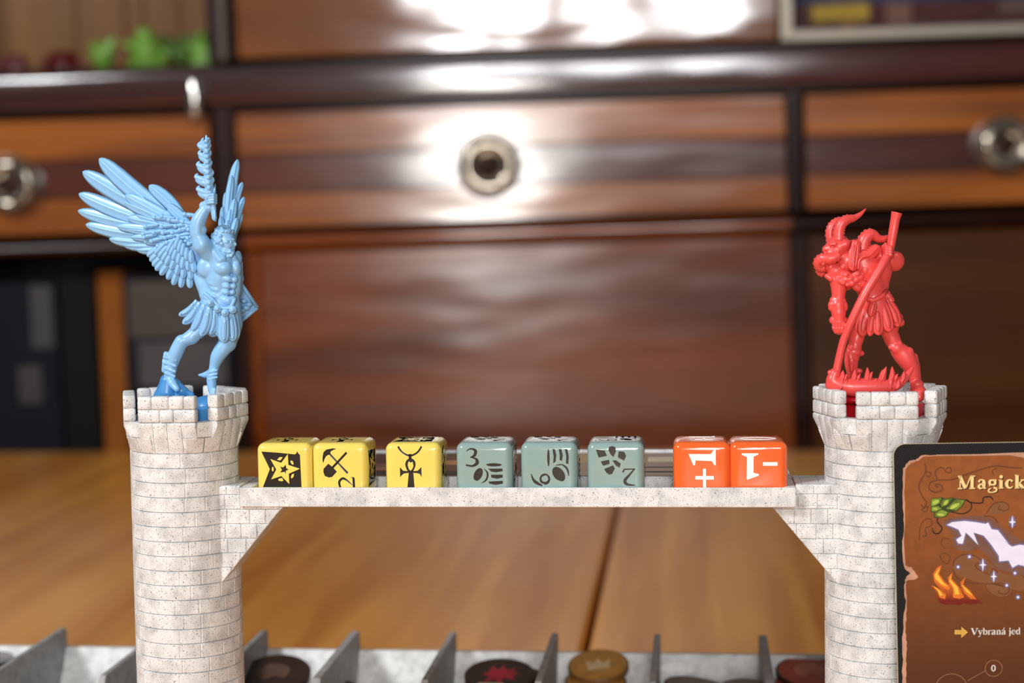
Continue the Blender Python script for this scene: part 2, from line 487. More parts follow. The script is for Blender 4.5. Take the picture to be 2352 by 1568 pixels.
# drawers
KG = plain('glass_knob', (150, 140, 126), 0.05, 0.6, metal=0.75)
def knob(par, x, z, y, R):
    o = MB().lathe([(0.01, -R * 0.30), (R * 0.30, -R * 0.34), (R * 0.42, -R * 0.62), (R * 0.62, -R * 0.78), (R * 0.84, -R * 0.70), (R * 0.98, -R * 0.42), (R, -R * 0.12), (R * 0.8, 0)], 40, 'y', x, y, z).build('knob', KG, par, smooth=True)
    MB().lathe([(0.01, -R * 0.50), (R * 0.34, -R * 0.46), (R * 0.40, -R * 0.3)], 28, 'y', x, y, z).build('knob_screw', plain('dark_bronze', (52, 26, 14), 0.4, metal=0.5), o, smooth=True)
    return o
def drawer(x0, x1, kx=None, kz=None, tilt=0.07, bands=((0.0, .36, 0), (.36, .70, 1), (.70, 1.0, 0))):
    """front leans back a little; three strips of veneer"""
    hgt = zd1 - zd0 - 6
    d = bpy.data.objects.new('drawer', None); C.objects.link(d); d.parent = cab
    d.location = (0, -7 * MM, (zd0 + 3) * MM); d.rotation_euler = (-tilt, 0, 0)
    MB().box(x0 + 2, x1 - 2, 0, 16, 0, hgt, 1.5).build('drawer_front', MAHO_DARK, d)
    for b0, b1, m in bands:
        MB().box(x0 + 3, x1 - 3, -2.2, 0.4, hgt * (1 - b1) + 0.6, hgt * (1 - b0) - 0.6, 0.5).build('veneer_band', BAND_DK if m else BAND_LT, d)
    return d, hgt
dc, hg = drawer(CX(548), CX(1812), tilt=0.0)
knob(dc, CX(1127), hg * 0.47, -2, 27)
dr, hg = drawer(CX(1842), XR - 24, tilt=0.0)
knob(dr, CX(2297), hg * 0.5, -2, 25)
dl, hg = drawer(XL + 24, CX(500), tilt=0.0)
knob(dl, CX(42), hg * 0.44, -2, 25)
# doors and panels
def panel(name, x0, x1, z0, z1, m, tilt=0.0, y=-3, th=18):
    o = MB().box(x0, x1, 0, th, 0, z1 - z0, 2.5).build(name, m, cab)
    o.location = (0, y * MM, z0 * MM); o.rotation_euler = (-tilt, 0, 0); return o
panel('lower_door', CX(590), CX(1812), -320, zl0 - 1, wood('mahogany_door', (88, 34, 3), (142, 66, 8), 0.34, 0.42, 0.2, (2.2, 3, 16), 1.2, wav=0.0012), tilt=0.03, y=-12)
cbox('lower_panel', CX(590), CX(1812), 0, 20, zlow_in, -322, MAHO)
panel('lower_door', CX(1856), XR - 24, zlow_in, zl0 - 1, wood('brown_door', (66, 32, 6), (92, 48, 12), 0.4, 0.3, 0.2, (2.2, 3, 16), 1.2))
panel('upper_door', CX(562), CX(1796), zf1 + 7, z_top - 2, GLOSS, tilt=-0.0)
# right upper: books behind glass in an aluminium frame
MB().box(CX(1800), CX(1826), -10, 4, zf1 + 6, z_top, 1.0).build('door_rail', ALU, cab)
MB().box(CX(1826), XR - 24, -8, 4, zf1 + 6, CZ(94), 1.0).build('door_rail', ALU, cab)
gm, N_, L_, b_ = new_mat('window_glass')
b_.inputs['Transmission Weight'].default_value = 1.0; b_.inputs['Roughness'].default_value = 0.02; b_.inputs['IOR'].default_value = 1.3
b_.inputs['Base Color'].default_value = (0.95, 0.95, 0.95, 1)
MB().box(CX(1826), XR - 24, -3, -1, CZ(94), z_top).build('glass_pane', gm, cab)
cbox('compartment_floor', CX(1796), XR - 24, 5, 330, zf1 + 4, CZ(100), MAHO_DARK)
# left niche: tan backing close to the front
cbox('niche_back', XL + 22, CX(496), 150, 158, zf1 + 4, z_top, TAN)
for px in (90, 215, 262, 350): cbox('backing_batten', CX(px), CX(px + 8), 146, 150, zf1 + 4, z_top, TAN, 0.8)
MB().lathe([(0.01, -20), (4.5, -19), (6.5, -15), (6.5, 15), (4.5, 19), (0.01, 20)], 20, 'z', CX(466), -14, CZ(206)).build('hinge', CHROME, cab, smooth=True)
# lower left opening: shelf on which the large books stand
cbox('compartment_floor', XL + 22, CX(534), 0, 330, zlow_in, CZ(1130), MAHO_DARK)

def cab_world(x, y, z):
    c, s = math.cos(CT), math.sin(CT)
    return (cab0[0] + x * c + z * s, cab0[1] + y, cab0[2] - x * s + z * c)
def cab_thing(name, label, cat, x, y, z, group=None):
    o = thing(name, label, cat, cab_world(x, y, z), 0, group); o.rotation_euler = (0, CT, 0); return o
def book(label, px0, px1, ytop_px, zb, y, depth, cover, page=(200, 190, 165), titles=(), group='books and game boxes in the cabinet'):
    x0, x1 = CX(px0), CX(px1); w = x1 - x0; h = CZ(ytop_px) - zb
    b = cab_thing('book', label, 'book', x0, y, zb, group)
    cm = plain('book_cover_%d' % cover[0], cover, 0.6, spec=.15, var=0.25, vs=25)
    MB().box(0, w, 0, 3, 0, h, 1).build('spine', cm, b)
    MB().box(0, 2.5, 2, depth, 0, h, .6).build('cover', cm, b); MB().box(w - 2.5, w, 2, depth, 0, h, .6).build('cover', cm, b)
    MB().box(3, w - 3, 3.2, depth - 3, 3, h - 3).build('page_block', plain('paper_%d' % cover[0], page, 0.8), b)
    for (u0, u1, v0, v1, col) in titles:
        MB().box(w * u0, w * u1, -0.5, 0.2, h * v0, h * v1).build('spine_label', plain('print_%d_%d' % (cover[0], col[0]), col, 0.5, var=0.3, vs=30), b)
    return b
zs = CZ(1130) + 0.5
book('very dark blue book spine at the far left of the lower cabinet opening', -120, 98, 612, zs, 30, 180, (13, 15, 27), titles=((.72, .95, .70, .98, (52, 48, 52)), (.55, .8, .45, .62, (50, 42, 40)), (.6, .9, .05, .16, (44, 40, 40))))
book('black book spine beside the dark blue book in the lower opening', 100, 186, 600, zs, 34, 180, (12, 11, 11), titles=((.1, .9, .12, .2, (34, 31, 30)),))
book('orange-brown spine between the black book and the grey-blue box', 190, 250, 596, zs, 40, 180, (150, 84, 22))
book('wide navy box spine with faded grey-brown print, behind the winged figurine', 254, 512, 604, zs, 30, 180, (16, 17, 28), titles=((.05, .85, .72, .97, (62, 50, 38)), (.12, .92, .50, .70, (66, 58, 58)), (.5, .7, .18, .34, (84, 48, 16))))
# boxes lying behind the right glass door
zb = CZ(100) + 0.6
def flatbox(label, px0, px1, py_top, z0, col, bits):
    x0, x1 = CX(px0), CX(px1); h = CZ(py_top) - z0
    b = cab_thing('game_box', label, 'box', x0, 14, z0, 'game boxes behind the glass door')
    MB().box(0, x1 - x0, 0, 200, 0, h * 0.55, 1).build('box_base', plain('box_%d' % col[0], col, 0.5, var=0.2, vs=20), b)
    MB().box(-1, x1 - x0 + 1, -1, 201, h * 0.5, h, 1).build('box_lid', plain('lid_%d' % col[0], col, 0.5, var=0.2, vs=20), b)
    for (p0, p1, v0, v1, c2) in bits:
        MB().box(CX(p0) - x0, CX(p1) - x0, -1.8, -0.5, h * v0, h * v1).build('printed_patch', plain('patch_%d_%d' % (col[0], c2[0]), c2, 0.5, var=0.3, vs=40), b)
    return z0 + h
zt = flatbox('dark red game box with a yellow title strip behind the right glass door', 1842, 2500, 30, zb, (84, 22, 18), ((1880, 2012, .42, .99, (206, 168, 40)), (2052, 2108, .2, .98, (140, 96, 80)), (1950, 1976, .02, .4, (150, 92, 60)), (2310, 2380, .5, .98, (110, 84, 78))))
flatbox('navy blue game box lying on the dark red one', 1842, 2500, -90, zt + 0.5, (38, 56, 104), ((1900, 2100, .3, .8, (150, 140, 120)),))
# small toys standing in the left niche
GREEN = plain('leaf_green_plastic', (120, 170, 62), 0.4, 0.2, sss=0.1, var=0.35, vs=40)
GREEN_D = plain('moss_green_plastic', (84, 118, 48), 0.5, var=0.3, vs=40)
DRED = plain('dark_red_plastic', (92, 8, 10), 0.4, 0.2, var=0.2, vs=40)
def toy(label, px, ytop, w, kind, m, y=40):
    x = CX(px); z0 = zf1 + 4; hh = CZ(ytop - 28) - z0
    o = cab_thing('toy_figure' if m is not DRED else 'toy_block', label, 'toy', x, y, z0, 'small toys on the upper left shelf')
    S_ = Sculpt((-w, -16, -1), (w, 16, hh + 8), 0.9)
    if kind == 0:      # standing creature
        S_.chain([(0, 0, 4), (0, 0, hh * .45), (-w * .1, 0, hh * .72)], [w * .42, w * .5, w * .3], 3)
        S_.ell((-w * .05, -2, hh * .86), (w * .3, 7, hh * .15), k=3)
        S_.cap((w * .2, 0, hh * .5), (w * .7, -3, hh * .35), 5, 3, 3); S_.cap((-w * .2, 0, hh * .5), (-w * .7, -3, hh * .62), 5, 3, 3)
        S_.cap((-w * .3, 0, 12), (-w * .4, 0, 2), 6, 7, 3); S_.cap((w * .3, 0, 12), (w * .4, 0, 2), 6, 7, 3)
    else:              # leafy clump
        rr = random.Random(int(px))
        for i in range(14):
            a = rr.uniform(-1.2, 1.2); l = rr.uniform(.6, 1.0) * hh
            S_.chain([(0, 0, 2), (math.sin(a) * w * .35, rr.uniform(-6, 6), l * .6), (math.sin(a) * w * .7, rr.uniform(-8, 8), l)], [3, 4.5, 2.5], 3)
    me = S_.mesh('toy')
    put('body', me, m, o)
    MB().lathe([(0.01, 0), (w * .55, 0), (w * .55, 3), (0.01, 3)], 20).build('stand', GREEN_D if m is not DRED else DRED, o)
toy('thin light green toy leaning beside the dark red toy in the niche', 232, 72, 16, 1, GREEN)
toy('tallest light green toy in the middle of the niche group', 334, 52, 26, 0, GREEN)
toy('bushy moss green toy right of the tallest green one', 398, 66, 28, 1, GREEN_D, 60)
toy('light green toy at the right end of the niche, beside the post', 466, 66, 14, 0, GREEN)
toy('dark red toy standing left of the green toys', 136, 112, 24, 0, DRED)
toy('small dark red toy at the far left of the niche', 20, 128, 16, 0, DRED)

# ================================================================== TOWERS
RT = 15.6
def cyl_brick(a0, a1, z0, z1, R=RT, back=1.4):
    cu, cv, du, dv = 0.34 / R, 0.22, 0.13, 0.32        # chamfer widths and depths
    nm = 3 if a1 - a0 > 0.3 else 2
    A = [a0, a0 + cu] + [a0 + cu + (a1 - a0 - 2 * cu) * i / nm for i in range(1, nm)] + [a1 - cu, a1]
    Zs = [z0 + 0.06, z0 + cv, z1 - cv, z1 - 0.06]
    v = []; f = []
    for i, a in enumerate(A):
        for j, z in enumerate(Zs):
            r = R - (du if i in (0, len(A) - 1) else 0) - (dv if j in (0, 3) else 0)
            v.append((r * math.sin(a), -r * math.cos(a), z))
    for i in range(len(A) - 1):
        for j in range(3): f.append((i * 4 + j, (i + 1) * 4 + j, (i + 1) * 4 + j + 1, i * 4 + j + 1))
    b = len(v); n = len(A)
    for a in (A[0], A[-1]):
        for z in (Zs[0], Zs[3]): v.append(((R - back) * math.sin(a), -(R - back) * math.cos(a), z))
    f += [tuple([b] + [i * 4 for i in range(n)] + [b + 2])[::-1], tuple([b + 1] + [i * 4 + 3 for i in range(n)] + [b + 3]),
          (b, b + 1, 3, 2, 1, 0)[::-1], (b + 2, (n - 1) * 4, (n - 1) * 4 + 1, (n - 1) * 4 + 2, (n - 1) * 4 + 3, b + 3)[::-1]]
    return v, f

def clip(poly, a, b, c):
    """keep a*x + b*y <= c"""
    out = []
    for i in range(len(poly)):
        p, q = poly[i], poly[(i + 1) % len(poly)]
        dp, dq = a * p[0] + b * p[1] - c, a * q[0] + b * q[1] - c
        if dp <= 0: out.append(p)
        if (dp < 0 < dq) or (dq < 0 < dp):
            t = dp / (dp - dq); out.append((p[0] + (q[0] - p[0]) * t, p[1] + (q[1] - p[1]) * t))
    return out

def plate(poly, fn, d, c, cd):
    """poly in a face plane, pushed out along the face: back at 0, chamfer c wide and cd deep, top at d"""
    n = len(poly); cx = sum(p[0] for p in poly) / n; cy = sum(p[1] for p in poly) / n
    area_ = sum(poly[i][0] * poly[(i + 1) % n][1] - poly[(i + 1) % n][0] * poly[i][1] for i in range(n)) / 2
    if area_ < 0: poly = poly[::-1]
    ins = []
    for i in range(n):
        p0, p1, p2 = poly[i - 1], poly[i], poly[(i + 1) % n]
        def nrm(a, b):
            l = math.hypot(b[0] - a[0], b[1] - a[1]) or 1; return (-(b[1] - a[1]) / l, (b[0] - a[0]) / l)
        n1, n2 = nrm(p0, p1), nrm(p1, p2); q = 1 + n1[0] * n2[0] + n1[1] * n2[1]
        q = max(q, 0.35)
        ins.append((p1[0] + (n1[0] + n2[0]) / q * c, p1[1] + (n1[1] + n2[1]) / q * c))
    v = [fn(p[0], p[1], 0) for p in poly] + [fn(p[0], p[1], d - cd) for p in poly] + [fn(p[0], p[1], d) for p in ins]
    f = [tuple(range(2 * n, 3 * n)), tuple(range(n))[::-1]]
    for k in (0, 1):
        for i in range(n): f.append((k * n + i, k * n + (i + 1) % n, (k + 1) * n + (i + 1) % n, (k + 1) * n + i))
    return v, f

Z0, ZC, ZM, ZT = 0.0, 113.4, 122.4, 129.9     # foot, corbel bottom, crenel level, merlon top
COURSE = 4.2
AP, TH, MW = 17.1, 3.5, 16.6                   # crown apothem, merlon thickness and width

def tower(name, label, base, rz, side, notch, seed):
    rnd = random.Random(seed)
    t = thing(name, label, 'tower', base, rz, 'castle towers of the dice rack')
    core = MB().lathe([(RT - 3.4, 0), (RT - 0.62, 0), (RT - 0.62, ZM - 0.3), (13.2, ZM - 0.3), (13.2, ZM - 1.2), (0.01, ZM - 1.2)], 64).build('core', MARBLE, t); auto_smooth(core)
    # courses of bricks; the lowest ones, out of the picture, are joined
    low = MB(); z = ZC; row = 0
    while z - COURSE > 0.0:
        n = 14; off = rnd.uniform(0, 0.45)
        ws = [rnd.choice((0.7, 0.85, 1.0, 1.2, 1.35)) for _ in range(n)]; S_ = sum(ws)
        a = -PI + off
        for w in ws:
            a1 = a + 2 * PI * w / S_
            v, f = cyl_brick(a, a1, z - COURSE, z, RT)
            if row < 18:
                o = MB().add(v, f).build('brick', MARBLE, t); auto_smooth(o, 20)
            else: low.add(v, f)
            a = a1
        z -= COURSE; row += 1
    lo = low.build('lower_brick_courses', MARBLE, t); lo['kind'] = 'stuff'
    MB().lathe([(RT - 0.3, 0), (RT, 0.2), (RT, z), (RT - 0.3, z)], 48).build('foot_ring', MARBLE, t)
    # crown: five faces, a merlon on each, corbels beneath
    for k in range(5):
        th = 2 * PI * k / 5
        nx, ny = math.sin(th), -math.cos(th); tx, ty = math.cos(th), math.sin(th)
        mer = bpy.data.objects.new('merlon', None); C.objects.link(mer); mer.parent = t
        mer.location = (0, 0, 0)
        hrow = (ZT - ZM) / 2
        for r_, cuts in enumerate(((0, .38, .62, 1), (0, .24, .54, .80, 1))):
            for i in range(len(cuts) - 1):
                x0 = -MW / 2 + MW * cuts[i]; x1 = -MW / 2 + MW * cuts[i + 1]
                m = MB().box(x0, x1, -TH, 0, ZM + r_ * hrow + 0.02, ZM + (r_ + 1) * hrow - 0.02, 0.55)
                m.v = [(nx * (AP + p[1]) + tx * p[0], ny * (AP + p[1]) + ty * p[0], p[2]) for p in m.v]
                o = m.build('brick', MARBLE, mer); auto_smooth(o, 50)
        # slab behind, so that joints read as joints
        m = MB().box(-MW / 2 + .5, MW / 2 - .5, -TH + .6, -0.9, ZM - 1, ZT - 0.5)
        m.v = [(nx * (AP + p[1]) + tx * p[0], ny * (AP + p[1]) + ty * p[0], p[2]) for p in m.v]
        m.build('mortar', MARBLE, mer)
        # corbel under the merlon: four sloping blocks that run out into the round shaft
        cor = bpy.data.objects.new('corbel', None); C.objects.link(cor); cor.parent = t
        cuts = (0, .25, .5, .75, 1)
        for i in range(4):
            x0 = -MW / 2 + MW * cuts[i] + 0.05; x1 = -MW / 2 + MW * cuts[i + 1] - 0.05
            xs = [x0, x0 + .5, x1 - .5, x1]
            zs_ = [ZM - 0.05, ZM - 0.35, ZM - 1.3, ZC + 3.5, ZC + 0.1]
            v = []; f = []
            for xi, x in enumerate(xs):
                cyl = math.sqrt(max(RT ** 2 - x * x, 1)) - 0.05
                for zi, zz in enumerate(zs_):
                    if zi == 0: y = AP - 0.3
                    elif zi == 1: y = AP
                    elif zi == 2: y = AP
                    else:
                        tt = (ZM - 1.3 - zz) / (ZM - 1.3 - ZC)
                        y = max(AP + (cyl - AP) * min(1, tt * 1.06), cyl)
                    if xi in (0, 3): y -= 0.22 * (1 if zi < 3 else 0.4)
                    v.append((nx * y + tx * x, ny * y + ty * x, zz))
            m_ = len(zs_)
            for xi in range(3):
                for zi in range(m_ - 1): f.append((xi * m_ + zi, xi * m_ + zi + 1, (xi + 1) * m_ + zi + 1, (xi + 1) * m_ + zi))
            b = len(v)
            for x in (x0, x1):
                for zz in (zs_[0], zs_[-1]): v.append((nx * 12 + tx * x, ny * 12 + ty * x, zz))
            f += [tuple([b] + [i_ for i_ in range(m_)] + [b + 1])[::-1], tuple([b + 2] + [3 * m_ + i_ for i_ in range(m_)] + [b + 3]),
                  (b, b + 2, 3 * m_, 2 * m_, m_, 0), (b + 1, m_ - 1, 2 * m_ - 1, 3 * m_ - 1, 4 * m_ - 1, b + 3)]
            o = MB().add(v, f).build('brick', MARBLE, cor)
            bm = bmesh.new(); bm.from_mesh(o.data); bmesh.ops.recalc_face_normals(bm, faces=bm.faces[:]); bm.to_mesh(o.data); bm.free()
            auto_smooth(o, 25)
        # recessed wall at the corner between two merlons, two courses high
        th2 = th + PI / 5
        Rg = 17.3
        for r_, (za, zb_) in enumerate(((ZC + 4.5, ZM - 0.02), (ZC + 0.02, ZC + 4.5))):
            for s_ in ((-1, 1) if r_ else (0,)):
                aa, ab = ((-0.33, 0.33) if s_ == 0 else ((-0.33, -0.01) if s_ < 0 else (0.01, 0.33)))
                v, f = cyl_brick(th2 + aa, th2 + ab, za, zb_, Rg, 3.0)
                # lower course tapers in to the shaft
                v = [(x * ((RT + (Rg - RT) * min(1, max(0, (zz - ZC) / 4.4))) / Rg) if True else x, y * ((RT + (Rg - RT) * min(1, max(0, (zz - ZC) / 4.4))) / Rg), zz) for x, y, zz in v]
                o = MB().add(v, f).build('crenel_block', MARBLE, t); auto_smooth(o, 20)
    # bracket carrying the tray: profile in (x, z), 18 mm thick
    br = bpy.data.objects.new('bracket', None); C.objects.link(br); br.parent = t
    bt, tb = 103.2, 97.5
    prof = [(8, bt), (notch, bt), (notch, tb), (31.0, tb), (12.3, 75.0), (8, 75.0)]
    HW = 9.0
    def fr(x, z, d): return (side * x, -HW + 0.25 - d, z)
    m = MB()
    q = [(x, z) for x, z in prof]
    v = [(side * x, -HW + .3, z) for x, z in q] + [(side * x, HW, z) for x, z in q]; n = len(q)
    f = [tuple(range(n)), tuple(range(n, 2 * n))[::-1]] + [(i, n + i, n + (i + 1) % n, (i + 1) % n) for i in range(n)]
    core2 = m.add(v, f).build('bracket_core', MARBLE, br)
    bm = bmesh.new(); bm.from_mesh(core2.data); bmesh.ops.recalc_face_normals(bm, faces=bm.faces[:]); bm.to_mesh(core2.data); bm.free()
    zz = ZC - 2 * COURSE
    k = 0
    while zz > 74.5:
        z1, z0 = min(zz, bt), zz - COURSE
        x = 10.0 - (k % 2) * 2.6
        while x < 33:
            w = rnd.choice((4.6, 5.4, 6.6))
            p = [(x + .03, z0 + .03), (x + w - .03, z0 + .03), (x + w - .03, z1 - .03), (x + .03, z1 - .03)]
            p = clip(p, -1, 0, -9.0)                                    # stay clear of the shaft
            dx, dz = 31.0 - 12.3, tb - 75.0
            if p: p = clip(p, dz, -dx, dz * 12.3 - dx * 75.0)        # under the slope
            if p and z1 > tb: p = clip(p, 1, 0, notch) if z0 >= tb - .1 else p
            if p and z1 > tb + .1 and z0 < tb - .1:
                pa = clip(clip(p, 0, 1, tb), 1, 0, 99); pb = clip(clip(p, 0, -1, -tb), 1, 0, notch)
                ps = [q_ for q_ in (pa, pb) if len(q_) > 2]
            else: ps = [p] if p else []
            for p in ps:
                if len(p) > 2 and abs(sum(p[i][0] * p[(i + 1) % len(p)][1] - p[(i + 1) % len(p)][0] * p[i][1] for i in range(len(p)))) > 1.5:
                    v, f = plate(p, fr, 0.5, 0.22, 0.2)
                    o = MB().add(v, f).build('brick', MARBLE, br)
                    bm = bmesh.new(); bm.from_mesh(o.data); bmesh.ops.recalc_face_normals(bm, faces=bm.faces[:]); bm.to_mesh(o.data); bm.free()
            x += w
        zz -= COURSE; k += 1
    # flagstones on the top of the bracket
    x = 13.0
    for w in (4.4, 5.0, 4.4):
        if x > notch - 1: break
        x1 = min(x + w, notch)
        v, f = plate([(x + .05, -HW + .1), (x1 - .05, -HW + .1), (x1 - .05, HW), (x + .05, HW)], lambda a, b, d: (side * a, b, bt - 0.05 + d), 0.25, 0.15, 0.15)
        o = MB().add(v, f).build('flagstone', MARBLE, br)
        bm = bmesh.new(); bm.from_mesh(o.data); bmesh.ops.recalc_face_normals(bm, faces=bm.faces[:]); bm.to_mesh(o.data); bm.free()
        x = x1
    return t

TLc = org(-18.7, 10.2, 0); TRc = org(181.3, 12.0, 0)
tower('castle_tower', 'speckled white plastic brick tower on the left, under the blue winged figurine', TLc, YAW, 1, 18.5, 3)
tower('castle_tower', 'speckled white plastic brick tower on the right, under the red horned figurine', TRc, YAW, -1, 24.2, 11)

# ================================================================== DICE TRAY
TW, TD, ZR, ZF, ZB = 157.0, 81.5, 103.0, 99.5, 97.5
ty = thing('dice_tray', 'long shallow speckled white plastic tray bridging the two towers, holding dice and cards', 'tray', org(0, 0, ZB), YAW)
def tb(name, x0, x1, y0, y1, z0, z1, c=0.25): return MB().box(x0, x1, y0, y1, z0 - ZB, z1 - ZB, c).build(name, MARBLE, ty)
tb('floor_plate', 0.3, TW - 0.3, 0.3, TD - 0.3, ZB + 0.02, ZF)
tb('front_rim', 0, TW, 0, 1.3, ZB, ZR); tb('back_rim', 0, TW, TD - 1.6, TD, ZB, ZR)
tb('side_rim', 0, 3.4, 1.2, TD - 1.5, ZB, ZR); tb('side_rim', TW - 3.2, TW, 1.2, TD - 1.5, ZB, ZR)
tb('divider_rail', 3.3, TW - 3.1, 21.5, 23.2, ZF - .1, ZR)

# card stacks lying at the back of the tray
CARD_EDGE = plain('card_edge', (196, 186, 168), 0.7)
def deck(label, x0, w, d, cols, y0=24.2):
    o = thing('card_deck', label, 'cards', org(x0, y0, ZF), YAW, 'card decks in the tray')
    h = 2.7
    for i in range(7):
        z = i * h / 7; j = random.uniform(-.3, .3)
        MB().box(j, w + j, .3, d, z, z + h / 7 - .03).build('card', CARD_EDGE if i < 6 else plain('printed_card', cols[0], 0.5, var=0.15, vs=120, bump=0.4), o)
    for k, (u0, u1, v0, v1, c) in enumerate(cols[1]):
        MB().box(w * u0, w * u1, d * v0, d * v1, h, h + 0.05).build('printed_patch', plain('card_print', c, 0.5, var=0.25, vs=200), o)
deck('deck of brown illustrated cards at the back left of the tray, behind the yellow dice', 5, 72, 55,
     ((96, 56, 40), ((.1, .5, .3, .55, (150, 104, 82)), (.55, .95, .5, .7, (186, 128, 84)), (.3, .9, .12, .26, (44, 30, 26)), (.5, .95, .75, .95, (122, 84, 64)))))
deck('deck of pale tan cards with dark outlined slots, behind the green and orange dice', 79, 72, 55,
     ((158, 136, 118), ((.05, .35, .6, .9, (178, 148, 112)), (.44, .98, .2, .24, (30, 24, 22)), (.44, .98, .38, .41, (30, 24, 22)), (.44, .47, .2, .41, (30, 24, 22)), (.5, .98, .62, .8, (206, 190, 160)))))

# ================================================================== DICE
def sym_star():
    o = [(670, 560), (1100, 590), (1560, 635), (1600, 600), (1612, 552), (1648, 610), (1690, 650), (1712, 1490), (690, 1490), (885, 1020)]
    star = [(1370, 625), (1380, 910), (1680, 1010), (1385, 1140), (1390, 1410), (1185, 1200), (910, 1290), (1055, 1030), (905, 755), (1190, 855)]
    ins = [(1305, 905), (1325, 1000), (1385, 1030), (1310, 1060), (1310, 1145), (1260, 1090), (1155, 1110), (1205, 1040), (1160, 955), (1240, 975)]
    isl = [oval(1168, 748, 80, 32, -0.55), oval(1475, 850, 62, 30, 1.0), oval(1478, 1200, 66, 32, -1.1), oval(1168, 1295, 66, 34, 0.25), oval(962, 1020, 26, 62, 0)]
    isl[0] = [(1080, 775), (1150, 705), (1235, 705), (1200, 760), (1160, 795)]
    isl[3] = [(1095, 1300), (1125, 1265), (1205, 1250), (1240, 1325), (1180, 1338), (1120, 1325)]
    T = lambda P: [((540 + x / 11.2 - 652.5) / 8.12, -(990 + y / 11.2 - 1086) / 8.12) for x, y in P]
    return [[T(p) for p in [o, star, ins] + isl]]
def _t(cx, cy, s): return lambda P: [((x - cx) / s, -(y - cy) / s) for x, y in P]
def sym_pick():
    T = _t((781 - 710) * 11.2, (1086 - 990) * 11.2, 11.2 * 8.12)
    head = [(725, 495), (620, 480), (520, 500), (450, 515), (380, 580), (352, 700), (350, 800), (370, 865), (400, 760), (450, 680), (505, 650), (560, 640), (560, 570), (640, 520)]
    A = [head, stroke([(520, 610), (740, 850), (1000, 1130)], [52, 44, 60], sm=False), stroke([(985, 590), (600, 990)], 58, sm=False)]
    sh = [(500, 880), (600, 960), (640, 1000), (718, 1090), (590, 1225), (500, 1240), (400, 1200), (365, 1100), (370, 1010)]
    two = [stroke([(800, 1500), (775, 1360), (850, 1270), (940, 1290), (1120, 1440)], [50, 60, 60, 55, 20]), stroke([(1080, 1235), (1165, 1250)], [10, 34], sm=False), stroke([(1150, 1250), (1160, 1500)], 60, sm=False)]
    return [[T(p)] for p in A + [sh] + two]
def sym_ankh():
    T = _t((948 - 840) * 9.046, (1086 - 980) * 9.046, 9.046 * 8.12)
    A = [[stroke([(670, 445), (740, 545), (820, 605), (920, 635), (1020, 605), (1100, 545), (1165, 445)], 38)], [stroke([(920, 600), (926, 710)], 60, sm=False)]]
    lo = [(930, 690), (1010, 730), (1038, 820), (1000, 930), (960, 985), (895, 985), (850, 930), (818, 820), (850, 730)]
    li = [(975, 760), (990, 850), (965, 915), (925, 955), (890, 910), (868, 830), (885, 760), (930, 785)]
    A.append([smooth_line([np.array(p) for p in lo], 4, True), li])
    A.append([[(705, 875), (770, 950), (900, 962), (960, 962), (1080, 950), (1155, 875), (1158, 1085), (1120, 1020), (1060, 1000), (985, 995), (1005, 1300), (855, 1300), (888, 995), (790, 1008), (735, 1050), (705, 1085)]])
    return [[T([tuple(q) for q in p]) for p in g] for g in A]
def sym_coins(num='3'):
    T = _t((1111 - 540) * 3.36, (1086 - 960) * 3.36, 3.36 * 8.2)
    A = []
    A += [stroke([(1782, 268), (1812, 250), (1852, 264), (1846, 300), (1812, 318)], [6, 12, 24, 22, 8]), stroke([(1812, 316), (1858, 332), (1864, 362), (1826, 384), (1776, 376)], [8, 22, 26, 16, 14])] if num else []
    A += [oval(1872, 450, 32, 54, 0.45), stroke([(1918, 405), (1945, 440), (1935, 490), (1895, 520)], [4, 14, 14, 4])]
    A += [oval(1995, 375, 62, 13), [(1948, 405), (2062, 404), (2064, 425), (2010, 434), (1972, 428)], [(1972, 452), (2064, 452), (2064, 474), (2020, 484), (1974, 476)], [(1950, 506), (2010, 502), (2064, 500), (2064, 522), (2010, 532), (1960, 524)]]
    return [[T(p)] for p in A]
def sym_coins6():
    T = _t((1260 - 1180) * 3.36, (1086 - 960) * 3.36, 3.36 * 8.2)
    A = [oval(266, 320, 10, 68), [(298, 253), (318, 255), (328, 300), (322, 350), (302, 364), (306, 310)], [(346, 253), (368, 255), (378, 300), (370, 350), (352, 340), (354, 300)], [(394, 253), (414, 255), (424, 305), (420, 374), (400, 366), (404, 310)],
         stroke([(318, 380), (370, 376), (410, 408), (422, 462)], [4, 14, 16, 6]), oval(344, 448, 42, 64, -0.62)]
    ring = oval(236, 487, 42, 44); hole = oval(236, 484, 26, 24)
    return [[T(p)] for p in A] + [[T(ring), T(hole)]] + [[T(stroke([(130, 446), (146, 490), (176, 520), (215, 540)], [5, 18, 26, 14]))]]
def sym_chips(num=True):
    T = _t((1413 - 1180) * 3.36, (1086 - 960) * 3.36, 3.36 * 8.2)
    A = [[(630, 255), (698, 264), (716, 306), (652, 320)], [(732, 238), (756, 230), (782, 240), (786, 272), (766, 316), (744, 296), (728, 262)], [(806, 272), (848, 274), (864, 306), (846, 346), (800, 322)],
         [(667, 350), (732, 336), (736, 368), (686, 384)], [(758, 342), (784, 340), (822, 366), (812, 400), (786, 386)], [(694, 408), (762, 380), (776, 404), (754, 448), (730, 452), (708, 436)]]
    if num: A += [stroke([(836, 436), (848, 412), (932, 410)], [16, 14, 12], sm=False), stroke([(926, 410), (880, 462), (852, 500), (872, 530), (934, 536)], [10, 18, 24, 22, 8])]
    return [[T(p)] for p in A]
